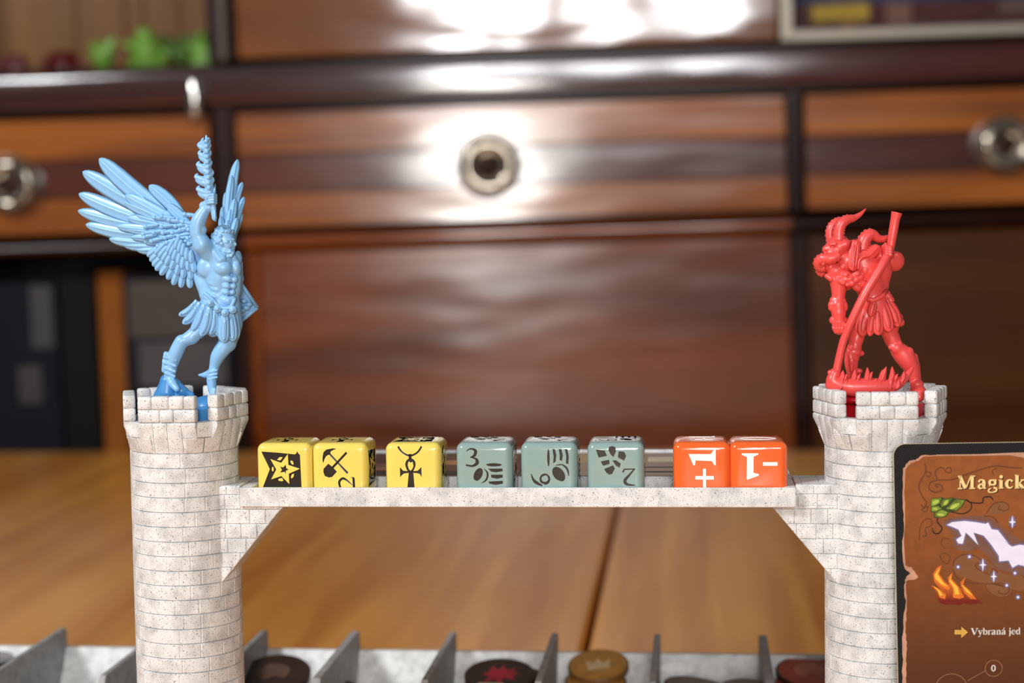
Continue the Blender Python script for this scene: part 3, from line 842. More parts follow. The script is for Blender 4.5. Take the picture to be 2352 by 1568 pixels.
def sym_plus1():
    T = _t((1612.5 - 1180) * 3.36, (1086 - 960) * 3.36, 3.36 * 8.25)
    return [[T([(1350, 292), (1520, 292), (1548, 256), (1559, 256), (1559, 380), (1548, 380), (1528, 347), (1404, 342), (1399, 380), (1386, 380)])], [T([(1460, 406), (1483, 406), (1483, 463), (1543, 463), (1543, 491), (1483, 491), (1483, 560), (1460, 560), (1460, 491), (1401, 491), (1401, 463), (1460, 463)])]]
def sym_minus1():
    T = _t((1743.5 - 1180) * 3.36, (1086 - 960) * 3.36, 3.36 * 8.25)
    return [[T([(1763, 287), (1890, 287), (1890, 296), (1854, 314), (1852, 438), (1893, 448), (1893, 460), (1805, 493), (1799, 484), (1803, 318), (1763, 298)])], [T([(1925, 356), (2036, 356), (2036, 384), (1925, 384)])]]
def sym_zero(): return [[oval(0, 0, 3.2, 5.2, PI / 2), oval(0, 0, 1.9, 4.4, PI / 2)]]

def die(name, label, px0, px1, body, ink, floor_ink, faces, depth, group):
    xm = (px0 + px1) / 2
    # where the line of sight meets the front plane of the dice row
    d = ray(xm, 1086); o0 = CAM - ORG
    t_ = (1.75 - o0 @ E2) / (d @ E2); p = CAM + d * t_
    lx = (p - ORG) @ E1
    g = thing(name, label, 'die', org(lx, 1.75 + 8.02, ZF), YAW, group)
    bm = bmesh.new(); bmesh.ops.create_cube(bm, size=16)
    bmesh.ops.bevel(bm, geom=bm.edges[:], offset=2.1, segments=6, affect='EDGES', profile=0.5)
    me = bpy.data.meshes.new('die_body'); bm.to_mesh(me); bm.free()
    me.materials.append(body); me.materials.append(ink)
    bo = bpy.data.objects.new('die_body', me); C.objects.link(bo)
    inlays = []
    for fc, sy in faces.items():
        # face frames: local (u, v, out)
        if fc == 'front': M_ = Matrix(((1, 0, 0, 0), (0, 0, -1, 0), (0, 1, 0, 0), (0, 0, 0, 1)))
        elif fc == 'top': M_ = Matrix.Identity(4)
        elif fc == 'right': M_ = Matrix(((0, 0, 1, 0), (1, 0, 0, 0), (0, 1, 0, 0), (0, 0, 0, 1)))
        cut = bmesh.new()
        for polys in sy:
            cm = fill_mesh(polys, 1.0)
            tmp = bmesh.new(); tmp.from_mesh(cm)
            for q in tmp.verts: q.co = M_ @ Vector((q.co.x, q.co.y, 8 - depth + 1.0 + q.co.z))
            tmp.to_mesh(cm); tmp.free(); cut.from_mesh(cm); bpy.data.meshes.remove(cm)
            inlays.append((polys, M_))
        cme = bpy.data.meshes.new('cutter'); cut.to_mesh(cme); cut.free()
        cme.materials.append(body); cme.materials.append(ink)
        cme.polygons.foreach_set('material_index', [1] * len(cme.polygons))
        co = bpy.data.objects.new('cutter', cme); C.objects.link(co)
        md = bo.modifiers.new('cut', 'BOOLEAN'); md.object = co; md.operation = 'DIFFERENCE'; md.solver = 'EXACT'; md.use_self = True
        md.material_mode = 'TRANSFER'
        dg = bpy.context.evaluated_depsgraph_get()
        nm = bpy.data.meshes.new_from_object(bo.evaluated_get(dg))
        bo.modifiers.clear(); bo.data = nm
        bpy.data.objects.remove(co)
    me = bo.data
    for q in me.vertices: q.co = q.co * MM + Vector((0, 0, 8 * MM))
    me.polygons.foreach_set('use_smooth', [True] * len(me.polygons))
    bm = bmesh.new(); bm.from_mesh(me)
    for e in bm.edges:
        if len(e.link_faces) == 2 and e.calc_face_angle(0) > math.radians(24): e.smooth = False
    bm.to_mesh(me); bm.free()
    bo.parent = g
    for polys, M_ in inlays:
        fm = fill_mesh(polys, 0.0)
        for q in fm.vertices: q.co = (M_ @ Vector((q.co.x, q.co.y, 8 - depth + (0.03 if floor_ink is INK_FLOOR else depth * 0.6)))) * MM + Vector((0, 0, 8 * MM))
        fm.materials.append(floor_ink)
        o = bpy.data.objects.new('engraved_symbol', fm); C.objects.link(o); o.parent = g
    return g

die('game_die', 'yellow die with a black star panel on the front, leftmost in the tray', 589, 716, YELLOW, INK, INK_FLOOR, {'front': sym_star(), 'top': sym_ankh(), 'right': sym_pick()}, .45, 'yellow dice')
die('game_die', 'yellow die with a black pickaxe and shovel, beside the star die', 718, 843, YELLOW, INK, INK_FLOOR, {'front': sym_pick(), 'top': sym_ankh(), 'right': sym_star()}, .45, 'yellow dice')
die('game_die', 'yellow die with a black looped cross pendant, standing alone', 886, 1011, YELLOW, INK, INK_FLOOR, {'front': sym_ankh(), 'top': sym_star(), 'right': sym_pick()}, .45, 'yellow dice')
die('game_die', 'sage green die showing a 3 and a stack of coins', 1050, 1174, SAGE, INK, INK_FLOOR, {'front': sym_coins(), 'top': sym_chips(), 'right': sym_coins6()}, .45, 'sage green dice')
die('game_die', 'sage green die showing a 6 and upright coins', 1198, 1324, SAGE, INK, INK_FLOOR, {'front': sym_coins6(), 'top': sym_chips(), 'right': sym_coins()}, .45, 'sage green dice')
die('game_die', 'sage green die showing a 2 and six broken chips', 1351, 1478, SAGE, INK, INK_FLOOR, {'front': sym_chips(), 'top': sym_coins6(), 'right': sym_coins()}, .45, 'sage green dice')
die('game_die', 'orange die with a white +1 lying on its side', 1549, 1676, ORANGE, WHITE_INK, WHITE_INK, {'front': sym_plus1(), 'top': sym_plus1()}, .22, 'orange dice')
die('game_die', 'orange die with a white upside-down -1, rightmost in the tray', 1679.5, 1806.5, ORANGE, WHITE_INK, WHITE_INK, {'front': sym_minus1(), 'top': sym_zero()}, .22, 'orange dice')
# ================================================================== TOKEN TRAY behind the towers
BY = math.radians(-6.1)
bo0 = atz(1176, 1494, 23)                    # a point on the rear rim
b1 = np.array([math.cos(BY), math.sin(BY), 0]); b2 = np.array([-math.sin(BY), math.cos(BY), 0])
def bx(x, y, z): p = bo0 + b1 * x + b2 * y; return (p[0], p[1], z)
tt = thing('token_tray', 'long low grey-white plastic organiser with thin upright dividers, behind the towers', 'organiser', bx(0, 0, 0), BY)
BX0, BX1, BD = -262.0, 190.0, -74.0
MB().box(BX0, BX1, BD, 0, 0, 2.4, .3).build('base_plate', MARBLE, tt)
# rear wall with a sloped scoop inside
sc_ = MB(); pr = [(0, 0), (0, 23), (-2.2, 23), (-6, 16), (-12, 8), (-22, 2.4), (-22, 0)]
v = [(x, a, b) for x in (BX0, BX1) for a, b in pr]; n_ = len(pr)
sc_.add(v, [tuple(range(n_)), tuple(range(n_, 2 * n_))[::-1]] + [(i, n_ + i, n_ + (i + 1) % n_, (i + 1) % n_) for i in range(n_)])
rw = sc_.build('rear_wall', MARBLE, tt)
bm = bmesh.new(); bm.from_mesh(rw.data); bmesh.ops.recalc_face_normals(bm, faces=bm.faces[:]); bm.to_mesh(rw.data); bm.free(); auto_smooth(rw, 40)
MB().box(BX0, BX1, BD, BD + 2, 0, 17, .4).build('front_wall', MARBLE, tt)
MB().box(BX0, BX0 + 2, BD, 0, 0, 23, .4).build('end_wall', MARBLE, tt); MB().box(BX1 - 2, BX1, BD, 0, 0, 23, .4).build('end_wall', MARBLE, tt)
div_x = []
for px, py in ((-60, 1432), (152, 1436), (372, 1446), (592, 1460), (818, 1446), (1041, 1449), (1275, 1451), (1510, 1454), (1751, 1454), (1990, 1456)):
    p = atz(px, py, 30.3); x = (p - bo0) @ b1; div_x.append(x)
    m = MB(); q = [(-2, 0), (-0.8, 23), (-1.6, 29.6), (-2.6, 30.3), (BD + 6, 30.3), (BD + 3, 27), (BD + 2, 0)]
    w = 2.9 if px in (818, 1751) else 2.2
    n_ = len(q); v = [(xx, a, b) for xx in (x - w / 2, x + w / 2) for a, b in q]
    m.add(v, [tuple(range(n_)), tuple(range(n_, 2 * n_))[::-1]] + [(i, n_ + i, n_ + (i + 1) % n_, (i + 1) % n_) for i in range(n_)])
    o = m.build('divider', MARBLE_GREY, tt)
    bm = bmesh.new(); bm.from_mesh(o.data); bmesh.ops.recalc_face_normals(bm, faces=bm.faces[:]); bmesh.ops.bevel(bm, geom=[e for e in bm.edges if e.calc_length() > 0.006 and abs((e.verts[0].co - e.verts[1].co).y) > 0.005 and len(e.link_faces) == 2], offset=0.0003, segments=1, affect='EDGES'); bm.to_mesh(o.data); bm.free()

DARKWOOD = plain('dark_brown_card', (46, 26, 20), 0.35, 0.4, var=0.4, vs=150)
GOLD = plain('gold_coin_print', (186, 130, 52), 0.3, 0.4, var=0.35, vs=220)
GOLDP = plain('pale_gold_print', (214, 184, 138), 0.35, 0.3, var=0.3, vs=300)
REDC = plain('rust_red_print', (172, 54, 26), 0.3, 0.4, var=0.45, vs=160)
REDP = plain('pale_red_print', (196, 110, 84), 0.35, 0.3, var=0.3, vs=250)
CRIM = plain('crimson_print', (176, 28, 52), 0.35, 0.3, var=0.3, vs=250)
GREYC = plain('grey_stone_print', (118, 108, 102), 0.5, var=0.35, vs=200)
def token(label, px, py, z, R, tilt, m_top, m_side, motif=None, thick=2.2, rot=0.0, tx=0.0, group='round cardboard tokens in the organiser'):
    p = atz(px, py, z)
    o = thing('token', label, 'token', (p[0], p[1], z), 0, group)
    o.rotation_euler = (math.radians(tilt), math.radians(tx), rot)
    MB().lathe([(0.01, -thick), (R - .2, -thick), (R, -thick + .25), (R, -.25), (R - .2, 0), (0.01, 0)], 40).build('disc', m_side, o)
    MB().lathe([(R * .93, .02), (R * .93, .07), (R * .80, .07), (R * .80, .02)], 40).build('printed_ring', m_top, o)
    MB().lathe([(0.01, .05), (R * .78, .05), (R * .78, .0)], 40).build('printed_face', m_top, o)
    if motif:
        for pl, mm in motif:
            fm = fill_mesh([pl], 0.0)
            for q in fm.vertices: q.co = Vector((q.co.x * R, q.co.y * R, 0.12)) * MM
            fm.materials.append(mm); c = bpy.data.objects.new('printed_motif', fm); C.objects.link(c); c.parent = o
    return o
beast = [(-.45, -.5), (-.3, -.1), (-.5, 0), (-.3, .15), (-.2, .5), (-.02, .25), (.1, .55), (.2, .25), (.5, .35), (.35, .1), (.6, 0), (.35, -.1), (.45, -.4), (.1, -.25), (0, -.6), (-.15, -.3)]
bar_ = [(-.6, -.62), (.1, -.66), (.1, -.54), (-.6, -.5)]
crown_ = [(-.35, -.3), (-.4, .3), (-.15, .05), (0, .4), (.15, .05), (.4, .3), (.35, -.3)]
face_ = smooth_line([np.array(p) for p in [(-.5, 0), (-.3, .4), (.1, .45), (.4, .2), (.3, -.3), (0, -.2), (-.3, -.4)]], 4, True)
face_ = [tuple(p) for p in face_]
token('dark round token with a crimson beast motif between two dividers', 1148, 1548, 23, 12.2, 12, DARKWOOD, DARKWOOD, [(beast, CRIM), (bar_, GOLDP)])
token('dark round token lying under the crimson beast token', 1188, 1556, 20.2, 10.0, 8, DARKWOOD, DARKWOOD)
token('round gold coin token with a pale crown, topmost of the gold pile', 1374, 1526, 21, 10.8, 16, GOLD, plain('gold_edge', (120, 80, 40), 0.4), [(crown_, GOLDP)], tx=-4)
token('gold coin token half hidden below the topmost one', 1368, 1562, 17, 10.8, 8, GOLD, plain('gold_edge_dark', (104, 68, 34), 0.4), [(crown_, GOLDP)])
token('rust red round token with pale swirls, beside the right tower', 1862, 1540, 20, 12.0, 12, REDC, DARKWOOD, [(face_, REDP)])
token('rust red token at the bottom edge beside the right tower', 1852, 1578, 17, 12.0, 5, REDC, DARKWOOD, [(face_, REDP)])
token('grey stone-printed token standing tilted in the compartment left of the right tower', 1610, 1580, 20, 12.5, 2, GREYC, DARKWOOD, tx=10)
token('smaller grey token right of the tilted grey one', 1712, 1574, 22.6, 8.2, 2, GREYC, DARKWOOD)
token('dark brown token tilted against the organiser wall, just right of the left tower', 632, 1544, 22, 12.4, 16, DARKWOOD, DARKWOOD, [(face_, plain('umber_print', (90, 66, 54), 0.5, var=.3))])
token('dark brown token in front of the leaning one by the left tower', 612, 1568, 17, 11.6, 6, DARKWOOD, DARKWOOD, [(crown_, plain('taupe_print', (110, 92, 84), 0.5, var=.3))])
token('black round token at the divider foot right of the left tower', 775, 1584, 17, 7.2, 14, DARKWOOD, INK, [(bar_, GOLD)])
token('dark token just showing at the bottom edge, left of the crimson beast token compartment', 888, 1600, 18, 9.5, 6, DARKWOOD, DARKWOOD)
token('black token at the far left edge of the organiser', -34, 1512, 24, 10.0, 2, INK, INK)
token('dark brown token hidden low at the left side of the left tower', 306, 1580, 16, 10.0, 6, DARKWOOD, DARKWOOD)

# ================================================================== SPELL CARD leaning on the right tower
# card plane: bottom edge a little nearer than the top
tl = at(2051, 1019, 467.0); tr_ = at(2352, 1011, 464.2)
e_x = (tr_ - tl) / np.linalg.norm(tr_ - tl)
lean = math.radians(3.6)
e_n = np.cross(e_x, np.array([0, 0, 1.0])); e_n /= np.linalg.norm(e_n)      # towards the camera
if e_n[1] > 0: e_n = -e_n
e_y = np.array([0, 0, 1.0]) * math.cos(lean) - e_n * math.sin(lean); e_y /= np.linalg.norm(e_y)
nrm_ = np.cross(e_x, e_y); nrm_ /= np.linalg.norm(nrm_)
if nrm_[1] > 0: nrm_ = -nrm_
CARD_H = tl[2] / e_y[2] ; CARD_W = 70.0
def cp(px, py):                              # photo point -> mm on the card, origin at its top left corner
    d = ray(px, py); t = ((tl - CAM) @ nrm_) / (d @ nrm_); p = CAM + d * t - tl
    return (p @ e_x, p @ e_y)
cb = tl - e_y * CARD_H
spell = bpy.data.objects.new('spell_card', None); C.objects.link(spell)
spell.matrix_world = Matrix(((e_x[0], nrm_[0], e_y[0], tl[0] * MM), (e_x[1], nrm_[1], e_y[1], tl[1] * MM), (e_x[2], nrm_[2], e_y[2], tl[2] * MM), (0, 0, 0, 1)))
tag(spell, 'large card with black border, brown parchment print and flame, leaning on the right tower', 'card')
CARD_BLACK, Nn, Ll, Bb = new_mat('linen_black_card')
Bb.inputs['Base Color'].default_value = lin((13, 13, 14)); Bb.inputs['Roughness'].default_value = 0.5; Bb.inputs['Specular IOR Level'].default_value = 0.25
def linen(N, L, b, dist=0.00005, s=1):
    tc = N.new('ShaderNodeTexCoord'); sx = N.new('ShaderNodeSeparateXYZ'); L.new(tc.outputs['Object'], sx.inputs[0])
    outs = []
    for ax in ('X', 'Z'):
        a = N.new('ShaderNodeMath'); a.operation = 'MULTIPLY'; a.inputs[1].default_value = 2 * PI / 0.00075; L.new(sx.outputs[ax], a.inputs[0])
        c = N.new('ShaderNodeMath'); c.operation = 'SINE'; L.new(a.outputs[0], c.inputs[0]); outs.append(c)
    mu = N.new('ShaderNodeMath'); mu.operation = 'MULTIPLY'; L.new(outs[0].outputs[0], mu.inputs[0]); L.new(outs[1].outputs[0], mu.inputs[1])
    bp = N.new('ShaderNodeBump'); bp.inputs['Strength'].default_value = 1; bp.inputs['Distance'].default_value = dist
    L.new(mu.outputs[0], bp.inputs['Height']); L.new(bp.outputs['Normal'], b.inputs['Normal'])
linen(Nn, Ll, Bb, 0.00005)
def cardprint(name, col, var=0.12, rough=0.6, vs=250, grad=None):
    m, N, L, b = new_mat(name); b.inputs['Roughness'].default_value = rough
    tc = N.new('ShaderNodeTexCoord'); n = N.new('ShaderNodeTexNoise'); n.inputs['Scale'].default_value = vs; n.inputs['Detail'].default_value = 4
    L.new(tc.outputs['Object'], n.inputs['Vector'])
    c = lin(col); r = N.new('ShaderNodeValToRGB')
    r.color_ramp.elements[0].position = .3; r.color_ramp.elements[0].color = tuple(x * (1 - var) for x in c[:3]) + (1,)
    r.color_ramp.elements[1].position = .7; r.color_ramp.elements[1].color = tuple(min(1, x * (1 + var)) for x in c[:3]) + (1,)
    L.new(n.outputs['Fac'], r.inputs['Fac'])
    src = r.outputs['Color']
    if grad:                                  # printed colour change between two heights on the card
        z0, z1, c2 = grad
        sx = N.new('ShaderNodeSeparateXYZ'); L.new(tc.outputs['Object'], sx.inputs[0])
        mr = N.new('ShaderNodeMapRange'); mr.inputs['From Min'].default_value = z0 * MM; mr.inputs['From Max'].default_value = z1 * MM
        L.new(sx.outputs['Z'], mr.inputs['Value'])
        mx = N.new('ShaderNodeMix'); mx.data_type = 'RGBA'; mx.inputs['B'].default_value = lin(c2)
        L.new(mr.outputs['Result'], mx.inputs['Factor']); L.new(src, mx.inputs['A']); src = mx.outputs['Result']
    L.new(src, b.inputs['Base Color']); linen(N, L, b, 0.000018); b.inputs['Specular IOR Level'].default_value = 0.2
    return m
def cpoly(name, polys, lay, mat, par=None):
    """printed shape lying on the card; lay orders the layers of ink"""
    fm = fill_mesh(polys, 0.0)
    for q in fm.vertices: q.co = Vector((q.co.x * MM, -(-0.34 - lay * 0.012) * -MM * -1 if False else (0.0 + lay * 0.012 + 0.01) * MM, q.co.y * MM))
    fm.materials.append(mat); o = bpy.data.objects.new(name, fm); C.objects.link(o); o.parent = par or spell
    # faces look towards the reader
    me = o.data
    if len(me.polygons) and me.polygons[0].normal.y < 0: me.flip_normals()
    return o
# body with rounded corners: local x right, y out of the front, z up
rr_ = 3.2; ol = []
for cx_, cy_, a0 in ((rr_, -rr_, PI / 2), (rr_, -CARD_H + rr_, PI), (CARD_W - rr_, -CARD_H + rr_, 1.5 * PI), (CARD_W - rr_, -rr_, 0)):
    ol += [(cx_ + rr_ * math.cos(a0 + i * PI / 16), cy_ + rr_ * math.sin(a0 + i * PI / 16)) for i in range(9)]
fm = fill_mesh([ol], 0.17)
for q in fm.vertices: q.co = Vector((q.co.x, q.co.z - 0.17, q.co.y)) * MM
put('card_body', fm, plain('card_core', (190, 180, 150), 0.7), spell)
bm = bmesh.new(); bm.from_mesh(fm); bmesh.ops.recalc_face_normals(bm, faces=bm.faces[:]); bm.to_mesh(fm); bm.free()
def P_(crop):                                  # points read in the enlarged view of the card
    return [cp(2030 + x / 2.761, 1000 + y / 2.761) for x, y in crop]
cpoly('black_border', [[(x * .9955 + .15, y * .9978 - .12) for x, y in ol]], 0, CARD_BLACK)
PARCH_EDGE = cardprint('torn_parchment_edge', (186, 138, 112), .2)
PARCH = cardprint('brown_parchment', (140, 78, 32), .14, grad=(-18, -62, (84, 44, 14)))
rnd = random.Random(5)
def rough_edge(pts, amp, n=5):
    out = []
    for i in range(len(pts) - 1):
        a, b = pts[i], pts[i + 1]
        for k in range(n):
            t = k / n; out.append((a[0] + (b[0] - a[0]) * t + rnd.uniform(-amp, amp), a[1] + (b[1] - a[1]) * t + rnd.uniform(-amp, amp)))
    return out + [pts[-1]]
edge = [(340, 122), (240, 126), (215, 150), (160, 165), (125, 205), (122, 330), (128, 450), (132, 560), (126, 700), (135, 830), (150, 850), (180, 872), (148, 905), (138, 960), (150, 1050), (140, 1150), (130, 1280), (135, 1420), (134, 1568)]
tail = [(134, 1700), (134, 2750), (2000, 2750), (2000, 118), (840, 116), (600, 124)]
cpoly('torn_edge', [P_(rough_edge(edge, 4, 4) + tail)], 1, PARCH_EDGE)
edge2 = [(345, 130), (250, 134), (228, 156), (170, 176), (138, 215), (134, 330), (140, 450), (140, 560), (136, 700), (146, 826), (185, 838), (228, 896), (205, 915), (156, 918), (148, 960), (158, 1050), (156, 1150), (150, 1240), (160, 1310), (158, 1420), (160, 1568)]
tail2 = [(160, 1700), (160, 2720), (1980, 2720), (1980, 140), (889, 150), (800, 132), (600, 133)]
cpoly('parchment', [P_(rough_edge(edge2, 3, 5) + tail2)], 2, PARCH)
# scroll ornament, printed in darker brown
ORN = cardprint('scroll_ornament', (104, 58, 28), .1); ORN2 = cardprint('dark_tendril', (34, 20, 14), .1); PALE = cardprint('pale_oval_print', (126, 80, 46), .1)
def cst(name, pts, w, lay, m): return cpoly(name, [P_(stroke(pts, w, 6))], lay, m)
cpoly('pale_scroll_field', [P_([tuple(p) for p in smooth_line([np.array(q) for q in [(450, 800), (520, 760), (640, 780), (760, 880), (889, 900), (889, 990), (700, 950), (560, 920), (470, 880)]], 5, True)])], 3, PALE)
cpoly('pale_scroll_field', [P_([tuple(p) for p in smooth_line([np.array(q) for q in [(655, 500), (700, 440), (760, 430), (805, 470), (780, 500), (720, 505)]], 5, True)])], 3, PALE)
cpoly('pale_scroll_field', [P_([tuple(p) for p in smooth_line([np.array(q) for q in [(660, 955), (740, 950), (812, 980), (800, 1020), (740, 1028), (690, 1000)]], 5, True)])], 3, PALE)
for pts, w in (([(262, 180), (268, 230), (240, 280), (225, 330), (250, 390), (275, 430), (250, 470)], 9),
               ([(268, 230), (300, 240), (290, 265), (270, 255)], 7),
               ([(340, 280), (330, 230), (370, 205), (400, 235), (430, 235), (420, 205), (395, 215)], 9),
               ([(350, 330), (330, 320), (345, 310), (372, 325), (370, 350), (330, 362), (290, 340), (300, 300), (350, 285), (440, 282), (560, 240), (700, 200), (800, 210), (880, 215)], 9),
               ([(232, 660), (235, 600), (255, 545), (300, 530), (310, 570), (270, 590), (275, 635), (250, 640)], 8),
               ([(375, 790), (365, 760), (400, 750), (430, 780), (410, 815), (380, 800)], 8), ([(400, 720), (370, 690), (385, 655), (420, 660)], 8),
               ([(450, 830), (460, 790), (520, 758), (600, 775), (650, 830), (620, 860), (590, 830), (610, 810)], 9),
               ([(450, 860), (480, 910), (560, 940), (660, 945), (760, 945), (805, 975), (790, 1010), (740, 1005), (745, 985)], 8),
               ([(640, 870), (690, 890), (730, 870), (700, 850), (690, 880)], 7),
               ([(655, 500), (700, 440), (770, 430), (800, 465), (770, 485), (730, 470), (745, 450)], 8),
               ([(460, 680), (520, 705), (600, 700), (650, 660)], 8), ([(640, 515), (700, 525), (730, 570), (720, 610)], 8),
               ([(700, 260), (690, 230), (720, 215)], 7), ([(240, 440), (260, 460), (285, 450), (270, 485), (240, 470)], 7)):
    cst('scroll_line', pts, w, 4, ORN)
# bud with tendrils
cst('tendril', [(505, 440), (520, 412), (560, 430), (628, 432), (636, 400), (680, 395), (698, 418)], [10, 9, 8, 8, 8, 9, 5], 5, ORN2)
cst('tendril', [(425, 485), (500, 500), (550, 480), (560, 440), (530, 412)], [7, 7, 7, 7, 6], 5, ORN2)
cst('tendril', [(350, 520), (345, 550), (375, 590), (355, 622), (325, 620), (312, 590)], [7, 7, 8, 8, 8, 5], 5, ORN2)
LEAF = cardprint('green_leaf_print', (112, 132, 44), .45, vs=420); LEAFD = cardprint('dark_green_print', (52, 62, 24), .2)
LEAFL = cardprint('light_green_print', (166, 184, 72), .2)
cpoly('leaf_shadow', [P_([(303, 400), (375, 394), (392, 402), (440, 396), (465, 405), (525, 410), (505, 450), (470, 485), (425, 485), (400, 520), (360, 526), (322, 522), (325, 492), (303, 485)])], 6, LEAFD)
for q in ([(306, 404), (372, 398), (360, 430), (330, 446), (306, 450)], [(378, 410), (440, 400), (410, 440), (372, 456), (365, 436)], [(420, 450), (462, 408), (515, 416), (496, 452), (464, 478), (400, 466)], [(308, 456), (350, 450), (372, 466), (330, 486), (306, 480)], [(330, 492), (372, 474), (412, 490), (396, 514), (360, 522), (328, 516)]):
    cpoly('leaf', [P_(q)], 7, LEAF)
for q in (oval(334, 424, 22, 12, -.4), oval(398, 428, 20, 10, -.8), oval(455, 450, 34, 11, -.5), oval(365, 505, 24, 8, .1), oval(330, 468, 16, 8, 0)): cpoly('leaf_highlight', [P_(q)], 8, LEAFL)
# white branching bolt with violet halo
HALO = cardprint('violet_halo_print', (112, 100, 134), .15); HALO2 = cardprint('mauve_halo_print', (116, 78, 62), .12); BOLT = cardprint('white_bolt_print', (226, 222, 238), .04)
bolt = [(405, 570), (440, 552), (520, 546), (600, 556), (650, 566), (668, 558), (690, 600), (730, 606), (800, 696), (745, 660), (820, 712), (870, 700), (1000, 720), (1000, 860), (860, 826), (825, 846), (800, 800), (740, 804), (738, 770), (690, 700), (640, 640), (575, 620), (606, 700), (560, 650), (525, 618), (508, 690), (480, 688), (466, 664), (500, 640), (480, 600), (440, 582)]
c0 = (660, 670)
def grow(P, g): 
    out = []
    n = len(P)
    A = sum(P[i][0] * P[(i + 1) % n][1] - P[(i + 1) % n][0] * P[i][1] for i in range(n)); s = -1 if A < 0 else 1
    for i in range(n):
        a, b, c = P[i - 1], P[i], P[(i + 1) % n]
        dx, dy = c[0] - a[0], c[1] - a[1]; l = math.hypot(dx, dy) or 1
        out.append((b[0] + s * dy / l * g, b[1] - s * dx / l * g))
    return out
hal = [(380, 560), (440, 525), (560, 515), (680, 530), (760, 590), (880, 670), (1000, 690), (1000, 900), (840, 880), (730, 850), (660, 760), (600, 720), (540, 740), (450, 710), (440, 620)]
cpoly('bolt_halo', [P_([tuple(p) for p in smooth_line([np.array(q) for q in hal], 4, True)])], 5, HALO2)
cpoly('bolt_halo', [P_([tuple(p) for p in grow(bolt, 11)])], 6, HALO)
cpoly('lightning_bolt', [P_(bolt)], 8, BOLT)
def spark(x, y, r, s):
    q = []
    for i in range(8):
        a = i * PI / 4; k = (r * (1.0 if i % 4 == 2 else 0.55)) if i % 2 == 0 else r * .2
        q.append((x + k * math.cos(a), y + k * math.sin(a)))
    return q
for x, y, r in ((821, 556, 44), (637, 826, 44), (707, 900, 40)):
    cpoly('spark_halo', [P_(oval(x, y, r * .5, r * .85))], 7, HALO); cpoly('spark', [P_(spark(x, y, r, 0))], 8, BOLT)
for x, y in ((551, 773), (480, 837), (841, 880), (790, 957), (862, 1033)):
    cpoly('spark_halo', [P_(oval(x, y, 17, 17))], 7, HALO); cpoly('spark', [P_(oval(x, y, 8, 8))], 8, BOLT)
# fire
FR_ = cardprint('red_orange_flame_print', (206, 104, 30), .2, grad=(-37, -42.5, (112, 26, 10))); FO = cardprint('orange_flame_print', (214, 112, 34), .2); FY = cardprint('yellow_flame_print', (240, 182, 62), .12)
fire = [(305, 948), (345, 965), (375, 985), (330, 930), (320, 880), (345, 840), (375, 823), (362, 880), (395, 930), (425, 950), (414, 905), (445, 868), (440, 910), (500, 975), (495, 935), (527, 903), (515, 950), (560, 985), (600, 1030), (620, 1056), (646, 1066), (600, 1070), (560, 1076), (520, 1066), (490, 1080), (440, 1072), (400, 1076), (365, 1062), (345, 1030), (342, 990)]
cpoly('flame', [P_(fire)], 6, FR_)
for q in ([(315, 952), (360, 975), (405, 1010), (400, 1040), (365, 1030), (352, 990)], [(372, 830), (356, 880), (392, 935), (432, 965), (420, 985), (380, 960), (335, 920), (325, 885), (345, 848)], [(442, 874), (436, 915), (490, 970), (520, 1030), (490, 1040), (450, 1030), (448, 980), (420, 930), (418, 905)], [(524, 908), (510, 950), (556, 990), (600, 1044), (560, 1040), (520, 1000), (500, 950)]):
    cpoly('flame_tongue', [P_([tuple(p) for p in q])], 7, FO)
for q in ([(325, 955), (365, 985), (385, 1015), (365, 1018), (352, 985)], [(366, 838), (350, 880), (385, 935), (415, 960), (375, 945), (336, 910), (330, 885)], [(440, 880), (434, 918), (480, 965), (490, 1010), (462, 1010), (455, 970), (425, 925)], [(520, 915), (508, 950), (550, 990), (575, 1022), (535, 995), (506, 955)]):
    cpoly('flame_tongue', [P_([tuple(p) for p in q])], 8, FY)
# arrow
CREAM = cardprint('cream_lettering', (240, 208, 140), .04); WHITE_L = cardprint('white_lettering', (214, 204, 194), .04); SHADE = cardprint('lettering_outline', (58, 30, 12), .05)
arr = [(462, 1236), (505, 1236), (505, 1215), (548, 1251), (505, 1288), (505, 1265), (462, 1265)]
cpoly('arrow_outline', [P_([tuple(p) for p in grow(arr, -5)])], 6, SHADE); cpoly('arrow_outline', [P_([tuple(p) for p in grow(arr, 5)])], 5, SHADE); cpoly('arrow', [P_(arr)], 7, cardprint('gold_arrow_print', (206, 160, 72), .1))
